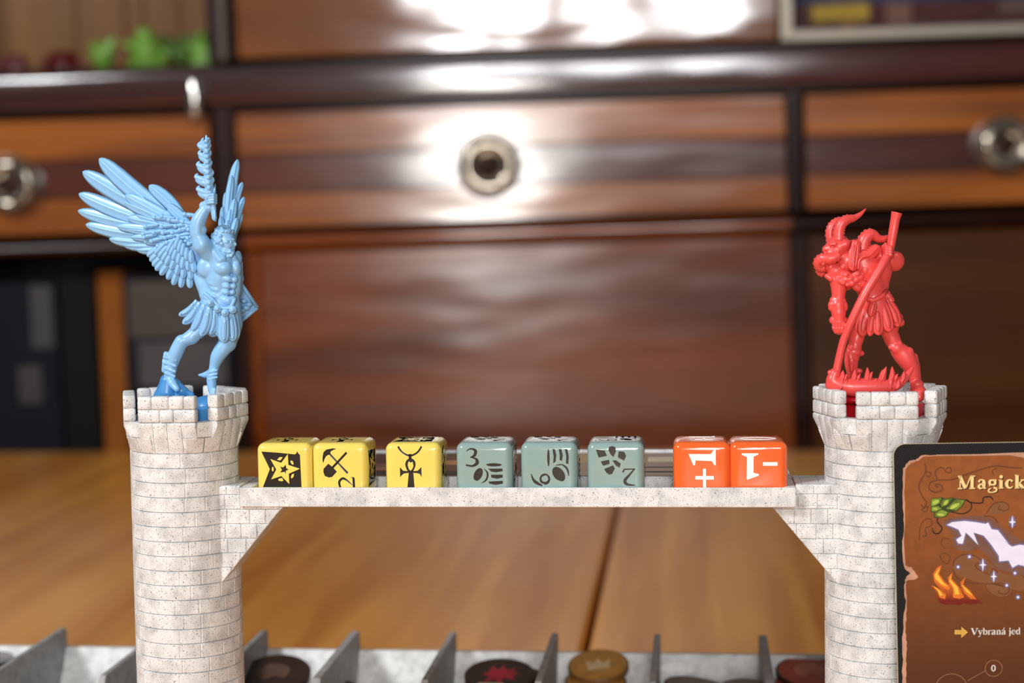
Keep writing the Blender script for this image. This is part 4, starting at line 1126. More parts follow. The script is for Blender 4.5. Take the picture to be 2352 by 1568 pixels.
# lettering: serif glyphs drawn as pen strokes in a 100-unit em (y up), returned as (strokes, advance)
def glyph(ch):
    T, t = 17, 6
    S_ = []
    def st(p, w, sm=True): S_.append(stroke(p, w, 5, sm))
    def sf(x0, x1, y): st([(x0, y), (x1, y)], t, False)
    if ch == 'M':
        st([(12, 3), (12, 67)], t, False); st([(10, 68), (40, 4)], T, False); st([(42, 4), (66, 66)], t, False); st([(74, 3), (74, 67)], T, False)
        sf(0, 24, 3); sf(60, 90, 3); sf(0, 18, 67); sf(64, 90, 67); adv = 96
    elif ch == 'V': st([(12, 66), (38, 2)], [T, T], False); st([(64, 66), (38, 2)], t, False); sf(0, 26, 67); sf(52, 76, 67); adv = 70
    elif ch == 'a': st([(8, 36), (14, 46), (28, 46), (34, 36), (34, 12), (38, 4), (46, 5)], [12, 7, 8, T, T, 9, 4]); st([(34, 28), (14, 22), (8, 12), (16, 3), (28, 6), (34, 14)], [6, 9, T * .8, 8, 5, 5]); adv = 50
    elif ch == 'á': S_, adv = glyph('a'); S_ = S_ + [stroke([(20, 56), (34, 70)], [5, 11], 2, False)]; return S_, adv
    elif ch == 'g':
        st([(25, 46), (11, 41), (11, 25), (25, 20)], [6, 12, 12, 6]); st([(23, 46), (37, 41), (37, 25), (23, 20)], [6, 12, 12, 6]); st([(34, 42), (44, 47)], [6, 10], False)
        st([(16, 21), (9, 14), (18, 8), (34, 6)], [4, 6, 9, 10]); st([(30, 6), (45, 1), (43, -12), (24, -19)], [10, 8, 8, 5]); st([(26, -19), (6, -16), (6, -4), (18, 4)], [5, 7, 7, 4]); adv = 50
    elif ch == 'i': st([(14, 3), (14, 44)], T, False); sf(2, 27, 3); sf(2, 14, 44); S_.append(oval(14, 62, 9, 9)); adv = 29
    elif ch == 'c': st([(38, 36), (30, 45), (16, 42), (9, 25), (16, 8), (30, 4), (42, 12)], [13, 6, 11, T, 11, 7, 4]); adv = 45
    elif ch == 'k': st([(13, 3), (13, 69)], T, False); sf(2, 26, 3); sf(2, 13, 69); st([(18, 20), (42, 44)], t, False); st([(24, 26), (44, 3)], [T * .8, T], False); sf(34, 54, 3); sf(32, 52, 44); adv = 54
    elif ch == 'y': st([(12, 44), (28, 6)], T * .8, False); st([(44, 44), (26, -4), (16, -18), (6, -16)], [5, 6, 6, 10]); sf(1, 24, 45); sf(34, 52, 45); adv = 50
    elif ch == 'b': st([(12, 3), (12, 69)], T * .8, False); sf(2, 12, 69); st([(14, 36), (28, 46), (41, 36), (41, 14), (28, 3), (14, 10)], [5, 7, T * .8, T * .8, 6, 5]); adv = 50
    elif ch == 'r': st([(13, 3), (13, 44)], T * .8, False); sf(2, 26, 3); sf(2, 13, 44); st([(15, 32), (26, 44), (36, 40)], [4, 8, 11]); adv = 38
    elif ch == 'n': st([(13, 3), (13, 44)], T * .8, False); sf(2, 24, 3); sf(2, 13, 44); st([(15, 34), (28, 46), (39, 36), (39, 3)], [4, 8, T * .8, T * .8]); sf(29, 50, 3); adv = 52
    elif ch == 'j': st([(14, 44), (14, -4), (4, -17)], [T * .8, T * .8, 6]); sf(2, 14, 44); S_.append(oval(14, 61, 8, 8)); adv = 26
    elif ch == 'e': st([(10, 26), (40, 27), (38, 40), (26, 46), (13, 40), (8, 25), (14, 8), (28, 3), (42, 12)], [5, 5, 7, 7, 10, T * .8, 10, 7, 4]); adv = 46
    elif ch == 'd': st([(38, 4), (38, 69)], T * .8, False); sf(28, 38, 69); sf(38, 48, 3); st([(36, 36), (24, 46), (10, 36), (10, 14), (22, 3), (36, 12)], [5, 7, T * .8, T * .8, 7, 5]); adv = 52
    elif ch == '0': st([(26, 68), (10, 52), (10, 20), (26, 2)], [6, 13, 13, 6]); st([(24, 68), (40, 52), (40, 20), (24, 2)], [6, 13, 13, 6]); adv = 50
    else: adv = 26
    return S_, adv
def write(name, text, x, y, em, lay, m, slant=0.0):
    """x, y: start of the baseline in the enlarged card view; em: height of 100 units"""
    k = em / 100; par = None
    mb = bmesh.new()
    for ch in text:
        S_, adv = glyph(ch)
        for p in S_:
            fm = fill_mesh([P_([(x + q[0] * k, y - q[1] * k) for q in p])], 0.0)
            for q in fm.vertices: q.co = Vector((q.co.x, lay * 0.012 + 0.01, q.co.y)) * MM
            mb.from_mesh(fm); bpy.data.meshes.remove(fm)
        x += adv * k + slant
    me = bpy.data.meshes.new(name); mb.to_mesh(me); mb.free()
    me.materials.append(m); o = bpy.data.objects.new(name, me); C.objects.link(o); o.parent = spell
    return x
write('title_shadow', 'Magick', 479, 349, 122, 8, SHADE, 6); write('title_lettering', 'Magick', 472, 344, 122, 10, CREAM, 6)
write('rule_shadow', 'Vybraná jed', 569, 1272, 62, 8, SHADE); write('rule_lettering', 'Vybraná jed', 566, 1269, 62, 10, WHITE_L)
TANL = cardprint('thin_tan_line', (150, 104, 72), .1)
cpoly('number_ring', [P_(oval(713, 1482, 56, 53, n=36)), P_(oval(713, 1482, 52, 49, n=36))], 6, TANL)
cpoly('number_ring', [P_(oval(446, 1610, 104, 98, n=40)), P_(oval(446, 1610, 100, 94, n=40))], 6, TANL)
cst('link_line', [(548, 1560), (600, 1530), (660, 1498)], 4, 6, TANL)
write('number_shadow', '0', 699, 1506, 62, 8, SHADE); write('number_lettering', '0', 696, 1503, 62, 10, WHITE_L)
# ================================================================== FIGURINES
def frame_for(px, py, Y0):
    """local points of a figurine: photo point plus depth (mm) behind its own plane"""
    base = None
    def mk(bs):
        def P(x, y, d=0.0): q = at(x, y, Y0 + d); return (q[0] - bs[0], q[1] - bs[1], q[2] - bs[2])
        return P
    return mk

def blade_shape(P, base, tip, w, d0, d1, th=0.7, curve=0.0, taper=0.35, ridge=0.25, n=10, round_tip=True, flip=1):
    """feather or strap: a lens-shaped leaf from base to tip, w in photo pixels; th is its thickness in mm"""
    bxx, byy = base; txx, tyy = tip
    L = math.hypot(txx - bxx, tyy - byy); ux, uy = (txx - bxx) / L, (tyy - byy) / L; nx, ny = -uy, ux
    v = []; f = []
    cr = [(-1, 0), (-.62, -.6), (-.12, -.75), (0, -1.0 - ridge), (.12, -.75), (.62, -.6), (1, 0), (.5, .8), (-.5, .8)]
    m = len(cr)
    for i in range(n + 1):
        s = i / (n - 4) * .86 if i <= n - 4 else .86 + .14 * math.sin((i - n + 4) / 4 * PI / 2)
        prof = (taper + (1 - taper) * math.sin(min(1, s / 0.55) * PI / 2)) if s < .55 else 1.0
        if s > .55:
            q = (s - .55) / .45; prof = (max(0, 1 - q ** (3.4 if round_tip else 1.3))) ** (.55 if round_tip else .8)
            prof = max(prof, 0.05)
        cx = bxx + ux * L * s + nx * curve * L * math.sin(PI * s); cy = byy + uy * L * s + ny * curve * L * math.sin(PI * s)
        d = d0 + (d1 - d0) * s
        h = th * (0.45 + 0.55 * prof)
        for a, b in cr:
            x, y, z = P(cx + nx * a * w / 2 * prof, cy + ny * a * w / 2 * prof, d)
            v.append((x, y + b * h / 2 * flip, z))
    for i in range(n):
        for k in range(m): f.append((i * m + k, i * m + (k + 1) % m, (i + 1) * m + (k + 1) % m, (i + 1) * m + k))
    f += [tuple(range(m))[::-1], tuple(range(n * m, (n + 1) * m))]
    me = mesh_from('leaf', v, f, True)
    bm = bmesh.new(); bm.from_mesh(me); bmesh.ops.recalc_face_normals(bm, faces=bm.faces[:]); bm.to_mesh(me); bm.free()
    return me

def disc_base(par, R, z0, z1, m, off=(0, 0)):
    MB().lathe([(0.01, z0), (R - .2, z0), (R, z0 + .2), (R - .35, z1 - .4), (R - .9, z1), (0.01, z1)], 56, 'z', off[0], off[1]).build('figurine_base', m, par, smooth=False)

# ---------------------------------------------------------------- winged figurine (left)
AY = 503.5
ZBASE = ZM - 1.2
bsL = (TLc[0], TLc[1], ZBASE)
wf = thing('winged_figurine', 'sky blue plastic winged warrior figurine raising a flaming sword, on the left tower', 'figurine', bsL)
P = frame_for(0, 0, AY)(bsL)
K = 1 / 7.95
S = Sculpt((-12, -13, 3.0), (20, 13, 73), 0.2)
# raised right arm
S.chain([P(480, 580, -2), P(464, 562, -3.5), P(453, 537, -4)], [2.7, 2.5, 2.0], .8)
S.ell(P(462, 557, -3.8), (2.3, 2.1, 2.5), k=.6)
S.chain([P(452, 533, -4), P(455, 510, -4), P(465, 490, -4), P(475, 476, -4)], [1.9, 1.95, 1.6, 1.15], .5, n=3)
for a, b in (((445, 522), (465, 527)), ((445, 526), (464, 531))): S.cap(P(*a, -4), P(*b, -4), 1.25, 1.25, .15)
S.cap(P(467, 472, -4), P(480, 478, -4), 1.2, 1.2, .2)
# hand: palm, four fingers closed around the grip, thumb
S.ell(P(481, 462, -3.9), (1.5, 1.3, 1.7), k=.4)
for i, (yy) in enumerate((447, 453, 459, 465)):
    S.chain([P(474, yy + 3, -4.6), P(481, yy + 1, -5.7), P(490, yy, -5.6), P(496, yy + 1, -4.5), P(494, yy + 2, -3.6)], [.42] * 5, .12)
S.chain([P(476, 466, -5), P(474, 456, -5.4), P(479, 449, -5.8)], [.55, .5, .42], .15)
# torso
S.chain([P(508, 600, 0), P(503, 640, .3), P(505, 680, .3), P(503, 702, .4)], [4.3, 3.9, 3.3, 3.6], 1.2)
S.ell(P(476, 615, -.6), (3.0, 2.7, 3.4), k=1.0)                     # moulded breast plate at his right side
S.ell(P(474, 614, -2.5), (2.5, 1.15, 2.9), rot=.15, k=.2)
S.ell(P(512, 615, -3.0), (2.8, 2.1, 2.3), rot=.08, k=.35)            # chest
S.ell(P(542, 617, -1.4), (1.6, 1.9, 2.2), k=.3)
S.chain([P(458, 632, 1.5), P(470, 652, .8), P(478, 675, .3)], [2.2, 2.3, 2.6], .9)
S.chain([P(540, 636, -.2), P(537, 665, 0), P(529, 695, 0)], [1.9, 1.9, 2.2], .8)
for (x, y, r) in ((523, 640, 1.45), (521, 657, 1.25), (520, 671, 1.2), (521, 690, 1.7)): S.ell(P(x, y, -3.0), (r, 1.1, r * .78), rot=.1, k=.34)
for (x, y, r) in ((538, 642, 1.15), (536, 657, 1.0), (534, 671, .95), (533, 687, 1.2)): S.ell(P(x, y, -2.5), (r, 1.0, r * .85), rot=.1, k=.34)
for (x, y, a) in ((492, 640, .5), (490, 652, .5), (495, 664, .4), (492, 680, .3)): S.ell(P(x, y, -2.5), (1.7, 1.1, .9), rot=a, k=.25)
# shoulder straps and far shoulder
S.chain([P(483, 560, -1.8), P(492, 578, -3.0), P(506, 597, -3.9)], [1.1, 1.3, 1.1], .3)
S.chain([P(486, 556, -1.8), P(500, 576, -3.0), P(512, 594, -3.7)], [.9, .9, 1.0], .3)
S.ell(P(543, 594, 1.0), (1.7, 2.0, 2.0), k=.3); S.cap(P(536, 590, -1.2), P(544, 604, -1.6), .9, .9, .25); S.ell(P(547, 588, 1.6), (1.0, 1.5, 1.6), k=.3)
# far arm, bent down behind the body to the shield
S.chain([P(546, 605, 2.5), P(549, 640, 4.0), P(548, 668, 5.0)], [1.5, 1.3, 1.1], .5)
# neck and head, turned to the right
S.cap(P(508, 592, -1), P(512, 572, -1), 1.9, 1.9, .6)
S.ell(P(514, 551, -.8), (3.3, 3.1, 3.9), k=.5)
S.ell(P(524, 560, -1.4), (2.2, 2.5, 3.2), k=.4)                       # face
S.ell(P(524, 578, -1.6), (1.9, 1.9, 1.9), k=.4)                       # beard
S.chain([P(536, 553, -2.0), P(540, 561, -2.3), P(538, 564, -2.1)], [.42, .5, .4], .15)      # nose
S.cap(P(527, 550, -3.3), P(537, 550, -2.7), .35, .35, .12)            # brow
S.ell(P(530, 555, -3.45), (.55, .4, .35), k=.1, cut=True); S.ell(P(530, 555, -3.3), (.38, .35, .28), k=.08)
S.cap(P(529, 569, -3.2), P(537, 569, -2.6), .22, .22, .1, cut=True)   # mouth
S.ell(P(512, 561, -3.6), (.5, .4, .8), k=.12)                         # ear
rn = random.Random(2)
for i in range(95):                                                   # curls
    a, b = rn.uniform(0, 2 * PI), rn.uniform(-.35, 1.0)
    cx, cz = math.cos(a) * math.sqrt(max(0, 1 - b * b)), b
    cy_ = math.sin(a) * math.sqrt(max(0, 1 - b * b))
    if cx > .45 and b < .45 and cy_ < .5: continue
    c = P(514, 551, -.8); S.ell((c[0] + cx * 3.3, c[1] + cy_ * 3.1, c[2] + cz * 3.9), (.62, .62, .55), k=.14)
for i in range(34):
    x, y = rn.uniform(513, 536), rn.uniform(571, 588); S.ell(P(x, y, -1.6 - rn.uniform(.6, 1.9)), (.5, .5, .55), k=.12)
# hips and cloth under the strips
S.chain([P(489, 704, 0), P(470, 735, 0), P(458, 758, 0)], [3.4, 2.9, 2.0], 1.0)
S.chain([P(512, 706, 0), P(498, 740, 0), P(490, 760, 0)], [3.3, 2.8, 1.8], 1.0)
S.chain([P(527, 704, 0), P(531, 745, 0), P(532, 770, .2)], [3.2, 3.1, 2.2], 1.0)
S.chain([P(480, 700, 1), P(446, 722, 1.2), P(428, 734, 1.4)], [2.6, 1.6, .9], .8)
# his right leg: thigh, knee, shin, sandal
S.chain([P(462, 752, -.5), P(440, 774, -1.2), P(419, 784, -1.4)], [2.4, 2.0, 1.8], .7)
S.ell(P(416, 783, -1.8), (1.6, 1.5, 1.7), k=.5)
S.chain([P(416, 785, -1.4), P(405, 808, -1.2), P(396, 830, -1), P(391, 850, -1), P(390, 868, -1)], [1.85, 1.95, 1.75, 1.6, 1.3], .5, n=3)
S.chain([P(381, 812, -1.2), P(380, 830, -1.6), P(377, 850, -1.4)], [.7, .9, .8], .4)
for y0 in (820, 833, 846, 857): S.cap(P(378 + (y0 - 820) * .1, y0, -2.4), P(404 - (y0 - 820) * .1, y0 + 7, -2.4), .5, .5, .15)
S.chain([P(388, 866, -1), P(396, 880, -2.4), P(406, 893, -3.8)], [1.4, 1.3, .9], .4)
# his left leg, toes pointing down
S.chain([P(528, 760, .6), P(522, 788, .6), P(512, 800, .4)], [2.8, 2.5, 2.1], .8)
S.chain([P(514, 798, .2), P(500, 818, .2), P(493, 838, .4), P(490, 852, .4)], [2.2, 1.9, 1.35, 1.15], .5, n=3)
S.chain([P(491, 848, .4), P(486, 870, .2), P(487, 890, 0), P(488, 903, -.4)], [1.3, 1.35, 1.15, .7], .4, n=3)
S.chain([P(484, 856, .8), P(470, 861, 1.2), P(458, 861, 1.5)], [1.2, .8, .4], .3)
for y0 in (852, 860, 868): S.cap(P(480, y0 + 3, -1), P(498, y0 - 2, -1), .35, .35, .12)
for i in range(4): S.cap(P(482 + i * 4, 893, -.9), P(484.5 + i * 2.5, 905, -1.2), .34, .28, .1)
put('body', S.mesh('winged_body'), BLUE, wf)
# rock under his foot
R_ = Sculpt((-13, -12, 0), (8, 12, 14), 0.25)
R_.chain([P(386, 876, 0), P(384, 900, 0)], [2.4, 3.0], .8); R_.chain([P(402, 876, -1), P(418, 898, -1), P(440, 906, -1)], [1.2, 1.5, .8], .8)
R_.chain([P(372, 890, .5), P(372, 905, .5)], [1.3, 1.8], .6); R_.chain([P(400, 892, 2), P(412, 904, 2)], [2.4, 2.2], .8)
R_.ell(P(478, 934, 1), (4.5, 5.5, 3.4), k=.8); R_.chain([P(398, 880, -2.2), P(408, 896, -2.4)], [.5, .5], .3)
R_.cap(P(370, 912, 0), P(470, 930, 0), 2.2, 1.6, 1.0)
put('rock', R_.mesh('rock'), BLUE_DEEP, wf)
disc_base(wf, 12.6, 0.05, 4.6, BLUE_DEEP, (0, 0))
# belt with round studs
bl = [P(470, 672, -3.2), P(484, 684, -3.9), P(500, 700, -4.2), P(516, 708, -4.3), P(530, 704, -4.1), P(538, 690, -3.2), P(540, 684, -1.5)]
belt = MB().tube([tuple(q) for q in smooth_line([np.array(p) for p in bl], 5)], .55, 10).build('belt', BLUE, wf, smooth=True)
bl2 = [(p[0] - .2, p[1] + .1, p[2] - 1.0) for p in bl]
MB().tube([tuple(q) for q in smooth_line([np.array(p) for p in bl2], 5)], .4, 10).build('belt_edge', BLUE, belt, smooth=True)
for x, y in ((483, 696), (500, 709), (517, 718), (535, 711)):
    S = Sculpt(tuple(np.array(P(x, y, -4.6)) - 2), tuple(np.array(P(x, y, -4.6)) + 2), .14); c = P(x, y, -4.5)
    S.ell(c, (1.15, .7, 1.15), k=.1); S.ell((c[0], c[1] - .45, c[2]), (.62, .55, .62), k=.08); put('belt_stud', S.mesh('stud'), BLUE, wf)
# skirt strips
for (b, t_, w, d0, d1, cv) in (((452, 690), (411, 725), 15, -1, 0, -.12), ((459, 694), (420, 744), 17, -2, -1.2, -.10), ((470, 698), (441, 764), 20, -3, -2.6, -.06), ((482, 704), (462, 772), 20, -3.6, -3.4, -.05),
                               ((494, 712), (484, 768), 18, -3.4, -3.0, -.06), ((506, 716), (500, 772), 17, -3.0, -2.6, .04), ((517, 720), (514, 787), 24, -4, -3.7, .03), ((530, 716), (535, 784), 22, -3.4, -3.0, 0), ((539, 708), (545, 778), 15, -2, -1.8, 0)):
    st_ = put('skirt_strip', blade_shape(P, b, t_, w * 1.25, d0, d1, 1.0, cv, .5, .1, 12), BLUE, wf)
    put('strip_border', blade_shape(P, (b[0] * .8 + t_[0] * .2, b[1] * .8 + t_[1] * .2), (b[0] * .06 + t_[0] * .94, b[1] * .06 + t_[1] * .94), w * .55, d0 * .8 + d1 * .2 - .38, d1 - .38, .55, cv * .9, .6, .0, 10), BLUE, st_)
    c = P(b[0] * .12 + t_[0] * .88, b[1] * .12 + t_[1] * .88, d1 - .62)
    MB().lathe([(0.01, .45), (.28, .3), (.4, 0)], 10, 'z', c[0], c[1], c[2]).build('rivet', BLUE, st_, smooth=True)
# sword with flames curling along the blade
sw = bpy.data.objects.new('flaming_sword', None); C.objects.link(sw); sw.parent = wf
axis = [(492, 494), (487, 470), (483, 445), (479, 424), (477, 400), (474, 372), (475, 345), (473, 325), (474, 311)]
S = Sculpt((-4, -10, 54), (12, 4, 78), 0.18)
S.chain([P(495, 497, -4.3), P(490, 478, -4.3), P(484, 448, -4.3)], [.95, .85, .85], .2)
S.cap(P(493, 490, -4.3), P(496, 499, -4.3), 1.05, 1.25, .2)
S.chain([P(470, 441, -4.3), P(484, 443, -4.3), P(496, 437, -4.3), P(500, 428, -4.3), P(498, 424, -4.3)], [.7, .8, .8, .75, .5], .3, n=3)
put('hilt', S.mesh('hilt'), BLUE, sw)
S = Sculpt((-8, -10, 62), (12, 4, 90), 0.16)
S.chain([P(482, 440, -4.3), P(478, 400, -4.3), P(475, 350, -4.3), P(474, 312, -4.3)], [1.35, 1.2, 1.0, .3], .3)
for i, (x, y, s) in enumerate(((455, 432, 1), (459, 442, 1), (451, 404, 1), (454, 412, 1), (455, 376, 1), (458, 384, 1), (458, 350, .8), (457, 331, .9), (460, 358, .8), (464, 322, .6), (490, 412, .6), (489, 395, .6), (485, 372, .6), (484, 350, .5), (483, 332, .5), (482, 322, .4))):
    t = (440 - y) / 128; ax = 482 - 8 * t
    S.chain([P(ax, y + 12, -4.8), P((ax + x) / 2 - 1, y + 8, -5.0), P(x, y + 2, -4.6), P(x + (3 if x < ax else -2), y - 5, -4.4)], [.95 * s, .9 * s, .6 * s, .22], .3, n=2)
for i in range(10):
    y = 432 - i * 12; x = 480 - i * .7
    S.chain([P(x - 6, y + 4, -5.2), P(x, y, -5.6), P(x + 6, y - 6, -5.0)], [.4, .6, .35], .15)
put('flaming_blade', S.mesh('blade'), BLUE, sw)
# shield on the far arm
def slab_poly(pts, d0, d1, fn): 
    v = [fn(x, y, d0 + dd) for x, y, dd in pts] + [fn(x, y, d1 + dd) for x, y, dd in pts]; n = len(pts)
    f = [tuple(range(n)), tuple(range(n, 2 * n))[::-1]] + [(i, n + i, n + (i + 1) % n, (i + 1) % n) for i in range(n)]
    me = mesh_from('slab', v, f)
    bm = bmesh.new(); bm.from_mesh(me); bmesh.ops.recalc_face_normals(bm, faces=bm.faces[:]); bmesh.ops.bevel(bm, geom=bm.edges[:], offset=0.00022, segments=2, affect='EDGES'); bm.to_mesh(me); bm.free()
    return me
shd = put('shield', slab_poly([(540, 632, 2), (591, 706, 6), (549, 741, 6), (505, 672, 2)], 3.0, 4.0, P), BLUE, wf)
put('shield_boss', slab_poly([(541, 648, 2.2), (580, 705, 5.6), (550, 729, 5.6), (514, 676, 2.2)], 3.6, 4.3, P), BLUE_DEEP, shd)
for q in (((540, 632, 2), (591, 706, 6)), ((591, 706, 6), (549, 741, 6)), ((549, 741, 6), (505, 672, 2)), ((505, 672, 2), (540, 632, 2))):
    MB().tube([P(q[0][0], q[0][1], q[0][2] + 2.9), P(q[1][0], q[1][1], q[1][2] + 2.9)], .6, 10).build('shield_rim', BLUE, shd, smooth=True)
for x, y in ((560, 690), (566, 706), (556, 712), (572, 698)):
    c = P(x, y, 7.3); MB().lathe([(.01, .7), (.7, .4), (1.1, 0), (.8, -.6), (.01, -.9)], 12, 'z', *c).build('shield_relief', BLUE, shd, smooth=True)
# wings
def wd(px): return 2.0 + (445 - px) / 260 * 12        # the near wing sweeps back towards its tip
wing = bpy.data.objects.new('near_wing', None); C.objects.link(wing); wing.parent = wf
def feather(tip, base, w, lay, par=None, th=.8, cv=0.0, ridge=.5, rt=True, dd=None):
    d = dd or wd
    put('feather', blade_shape(P, base, tip, w, d(base[0]) - lay, d(tip[0]) - lay, th, cv, .45, ridge, 11, rt), BLUE, par or wing)
for tip, base, w, cv in (((343, 425), (432, 520), 34, -.05), ((228, 364), (410, 510), 44, .03), ((190, 394), (412, 515), 44, .02), ((181, 445), (414, 522), 40, .04), ((179, 484), (418, 528), 36, .03), ((197, 516), (420, 536), 36, .05),
                         ((251, 549), (428, 540), 32, .06), ((283, 563), (434, 546), 28, .06), ((313, 574), (440, 552), 26, .06)):
    feather(tip, base, w, 0, th=1.2, cv=-cv, ridge=.6)
    # slim barbs ridge
for tip, base, w in (((288, 448), (420, 520), 34), ((286, 464), (418, 520), 30), ((292, 500), (425, 526), 28), ((268, 520), (420, 535), 26), ((385, 470), (440, 520), 26), ((372, 487), (436, 522), 24), ((312, 494), (426, 525), 24), ((290, 527), (425, 538), 22), ((300, 545), (432, 548), 22), ((330, 556), (436, 552), 20)):
    feather(tip, base, w, 1.2, th=1.1, ridge=.5)
for tip in ((351, 499), (368, 497), (385, 505), (404, 506), (417, 509), (427, 520), (331, 521), (368, 521), (400, 519), (410, 528), (326, 537), (350, 534), (371, 535), (393, 534), (430, 527), (328, 545), (376, 546), (407, 542), (428, 547), (345, 554), (380, 557), (398, 551), (412, 558), (431, 560), (421, 492), (360, 565), (386, 567), (410, 569)):
    l = 34; ang = math.radians(8 + (tip[1] - 500) * .25)
    feather(tip, (tip[0] + l * math.cos(ang), tip[1] + l * math.sin(ang) * (1 if tip[1] < 515 else -.6)), 11, 2.2, th=1.5, ridge=0)
    c = P(tip[0] + 3, tip[1], wd(tip[0]) - 2.7)
    MB().lathe([(.01, .72), (.45, .58), (.7, .22), (.7, -.22), (.45, -.58), (.01, -.72)], 12, 'z', *c).build('feather_bead', BLUE, wing, smooth=True)
def leaf_row(tips, l, w, lay):
    for (x, y) in tips:
        a = math.radians(38 + (x - 338) / 98 * 52)       # direction from tip up to the root
        feather((x, y), (x + l * math.cos(a), y - l * math.sin(a)), w, lay, th=1.3, ridge=.15)
leaf_row([(338, 589), (344, 600), (350, 611), (357, 621), (368, 632), (384, 642), (397, 655), (415, 661), (436, 662)], 40, 17, 1.8)
leaf_row([(356, 584), (364, 592), (372, 600), (380, 609), (392, 620), (405, 632), (420, 640), (438, 642)], 35, 16, 2.6)
leaf_row([(384, 580), (390, 588), (397, 598), (408, 607), (418, 618), (432, 622), (446, 626)], 32, 15, 3.3)
leaf_row([(402, 572), (410, 580), (418, 588), (428, 598), (440, 604)], 30, 14, 3.9)
S = Sculpt((-20, -4, 20), (10, 16, 68), .25)             # the arm of the wing that carries the feathers
S.chain([P(462, 610, 3.5), P(448, 580, 3.2), P(436, 545, 3.0), P(428, 518, 3.2), P(404, 505, 4.5)], [2.0, 2.3, 2.1, 1.7, 1.0], .8, n=3)
S.chain([P(440, 560, 3.4), P(410, 540, 4.4), P(370, 520, 6.4)], [2.0, 1.6, .9], .9); S.chain([P(448, 590, 3.5), P(420, 600, 4.0), P(395, 595, 4.6)], [2.2, 1.8, 1.0], .9)
put('wing_arm', S.mesh('wing_arm'), BLUE, wing)
fw = bpy.data.objects.new('far_wing', None); C.objects.link(fw); fw.parent = wf
def wd2(y): return 5 + (600 - y) / 230 * 15
for tip, base, w, cv, lay in (((546, 366), (532, 530), 20, -.05, 0), ((533, 402), (522, 530), 15, -.02, -.8), ((557, 418), (540, 540), 17, -.10, .8), ((520, 440), (518, 540), 17, .02, -.4), ((561, 452), (538, 550), 15, -.06, 1.4), ((556, 490), (530, 560), 14, -.03, 2), ((512, 474), (514, 555), 14, .0, -1.0), ((540, 456), (524, 550), 16, 0, -1.6), ((530, 480), (518, 560), 14, 0, -2.0), ((508, 496), (512, 565), 13, 0, -1.8), ((524, 505), (516, 570), 13, 0, -2.6), ((545, 500), (524, 570), 13, 0, -2.2)):
    put('feather', blade_shape(P, base, tip, w + 4, wd2(base[1]) + lay, wd2(tip[1]) + lay, 1.2, cv, .5, .5, 11), BLUE, fw)
S = Sculpt((-2, -2, 30), (20, 18, 68), .25); S.chain([P(505, 600, 3.5), P(515, 560, 6.0), P(524, 525, 9.0)], [2.0, 1.9, 1.1], .8); put('wing_arm', S.mesh('wing_arm2'), BLUE, fw)

# ---------------------------------------------------------------- horned figurine (right)
RY = 486.0
bsR = (TRc[0], TRc[1], ZBASE)
hf = thing('horned_figurine', 'coral red plastic horned demon figurine gripping a long flaming scythe, on the right tower', 'figurine', bsR)
P = frame_for(0, 0, RY)(bsR)
S = Sculpt((-22, -12, 3), (15, 12, 56), 0.2)
# head, bent forward to the left
S.ell(P(1924, 565, -2), (3.4, 3.0, 3.0), rot=-.3, k=.6)
S.chain([P(1930, 562, -2), P(1912, 574, -2.4), P(1898, 573, -2.6)], [2.6, 2.2, 1.2], .6)
S.chain([P(1922, 576, -3), P(1908, 590, -3.2), P(1899, 603, -3)], [2.0, 1.8, 1.1], .5)           # jaw
S.chain([P(1930, 566, -3.6), P(1942, 560, -4.0), P(1952, 553, -4)], [1.7, 1.2, .3], .3)           # pointed ear
S.chain([P(1908, 562, -4.4), P(1918, 560, -4.8), P(1926, 566, -4.6)], [.45, .55, .35], .15)       # brow
S.ell(P(1912, 567, -4.6), (.8, .7, .45), k=.12, cut=True); S.ell(P(1912, 567, -4.3), (.5, .5, .32), k=.1)
S.ell(P(1897, 577, -3.6), (.4, .4, .3), k=.1, cut=True)
for i in range(8): S.chain([P(1925 - i * 4.2, 576 + i * 3.2, -4.8), P(1920 - i * 4.2, 588 + i * 2.6, -4.7), P(1916 - i * 4, 596 + i * 2.4, -4.2)], [.45, .4, .2], .12)
S.chain([P(1897, 584, -3.6), P(1905, 588, -4.6), P(1915, 586, -4.8)], [.3, .35, .3], .1, )
# neck, chest, back
S.chain([P(1935, 580, 0), P(1955, 590, .5), P(1975, 600, .5)], [3.0, 3.6, 4.4], 1.0)
S.chain([P(1972, 585, .5), P(1985, 615, .5), P(1995, 650, .5), P(2004, 676, .5)], [4.6, 4.8, 3.9, 3.5], 1.2)
S.chain([P(2015, 590, 1), P(2022, 625, 1.2), P(2024, 655, 1)], [3.4, 3.0, 2.2], 1.0)
S.chain([P(1940, 610, -.5), P(1930, 628, -1), P(1945, 650, -.5)], [3.0, 2.8, 2.0], 1.0)
S.ell(P(1948, 600, -3.2), (2.8, 1.6, 2.6), rot=.4, k=.3); S.ell(P(1986, 620, -3.6), (1.3, 1.2, 1.4), k=.25); S.ell(P(1998, 624, -3.4), (1.2, 1.2, 1.3), k=.25); S.ell(P(1976, 650, -3.4), (2.2, 1.2, 1.4), rot=.5, k=.3); S.ell(P(1968, 660, -3.0), (1.8, 1.1, 1.1), rot=.6, k=.3)
S.ell(P(1935, 613, -3.8), (1.0, .8, .9), rot=.6, k=.2)
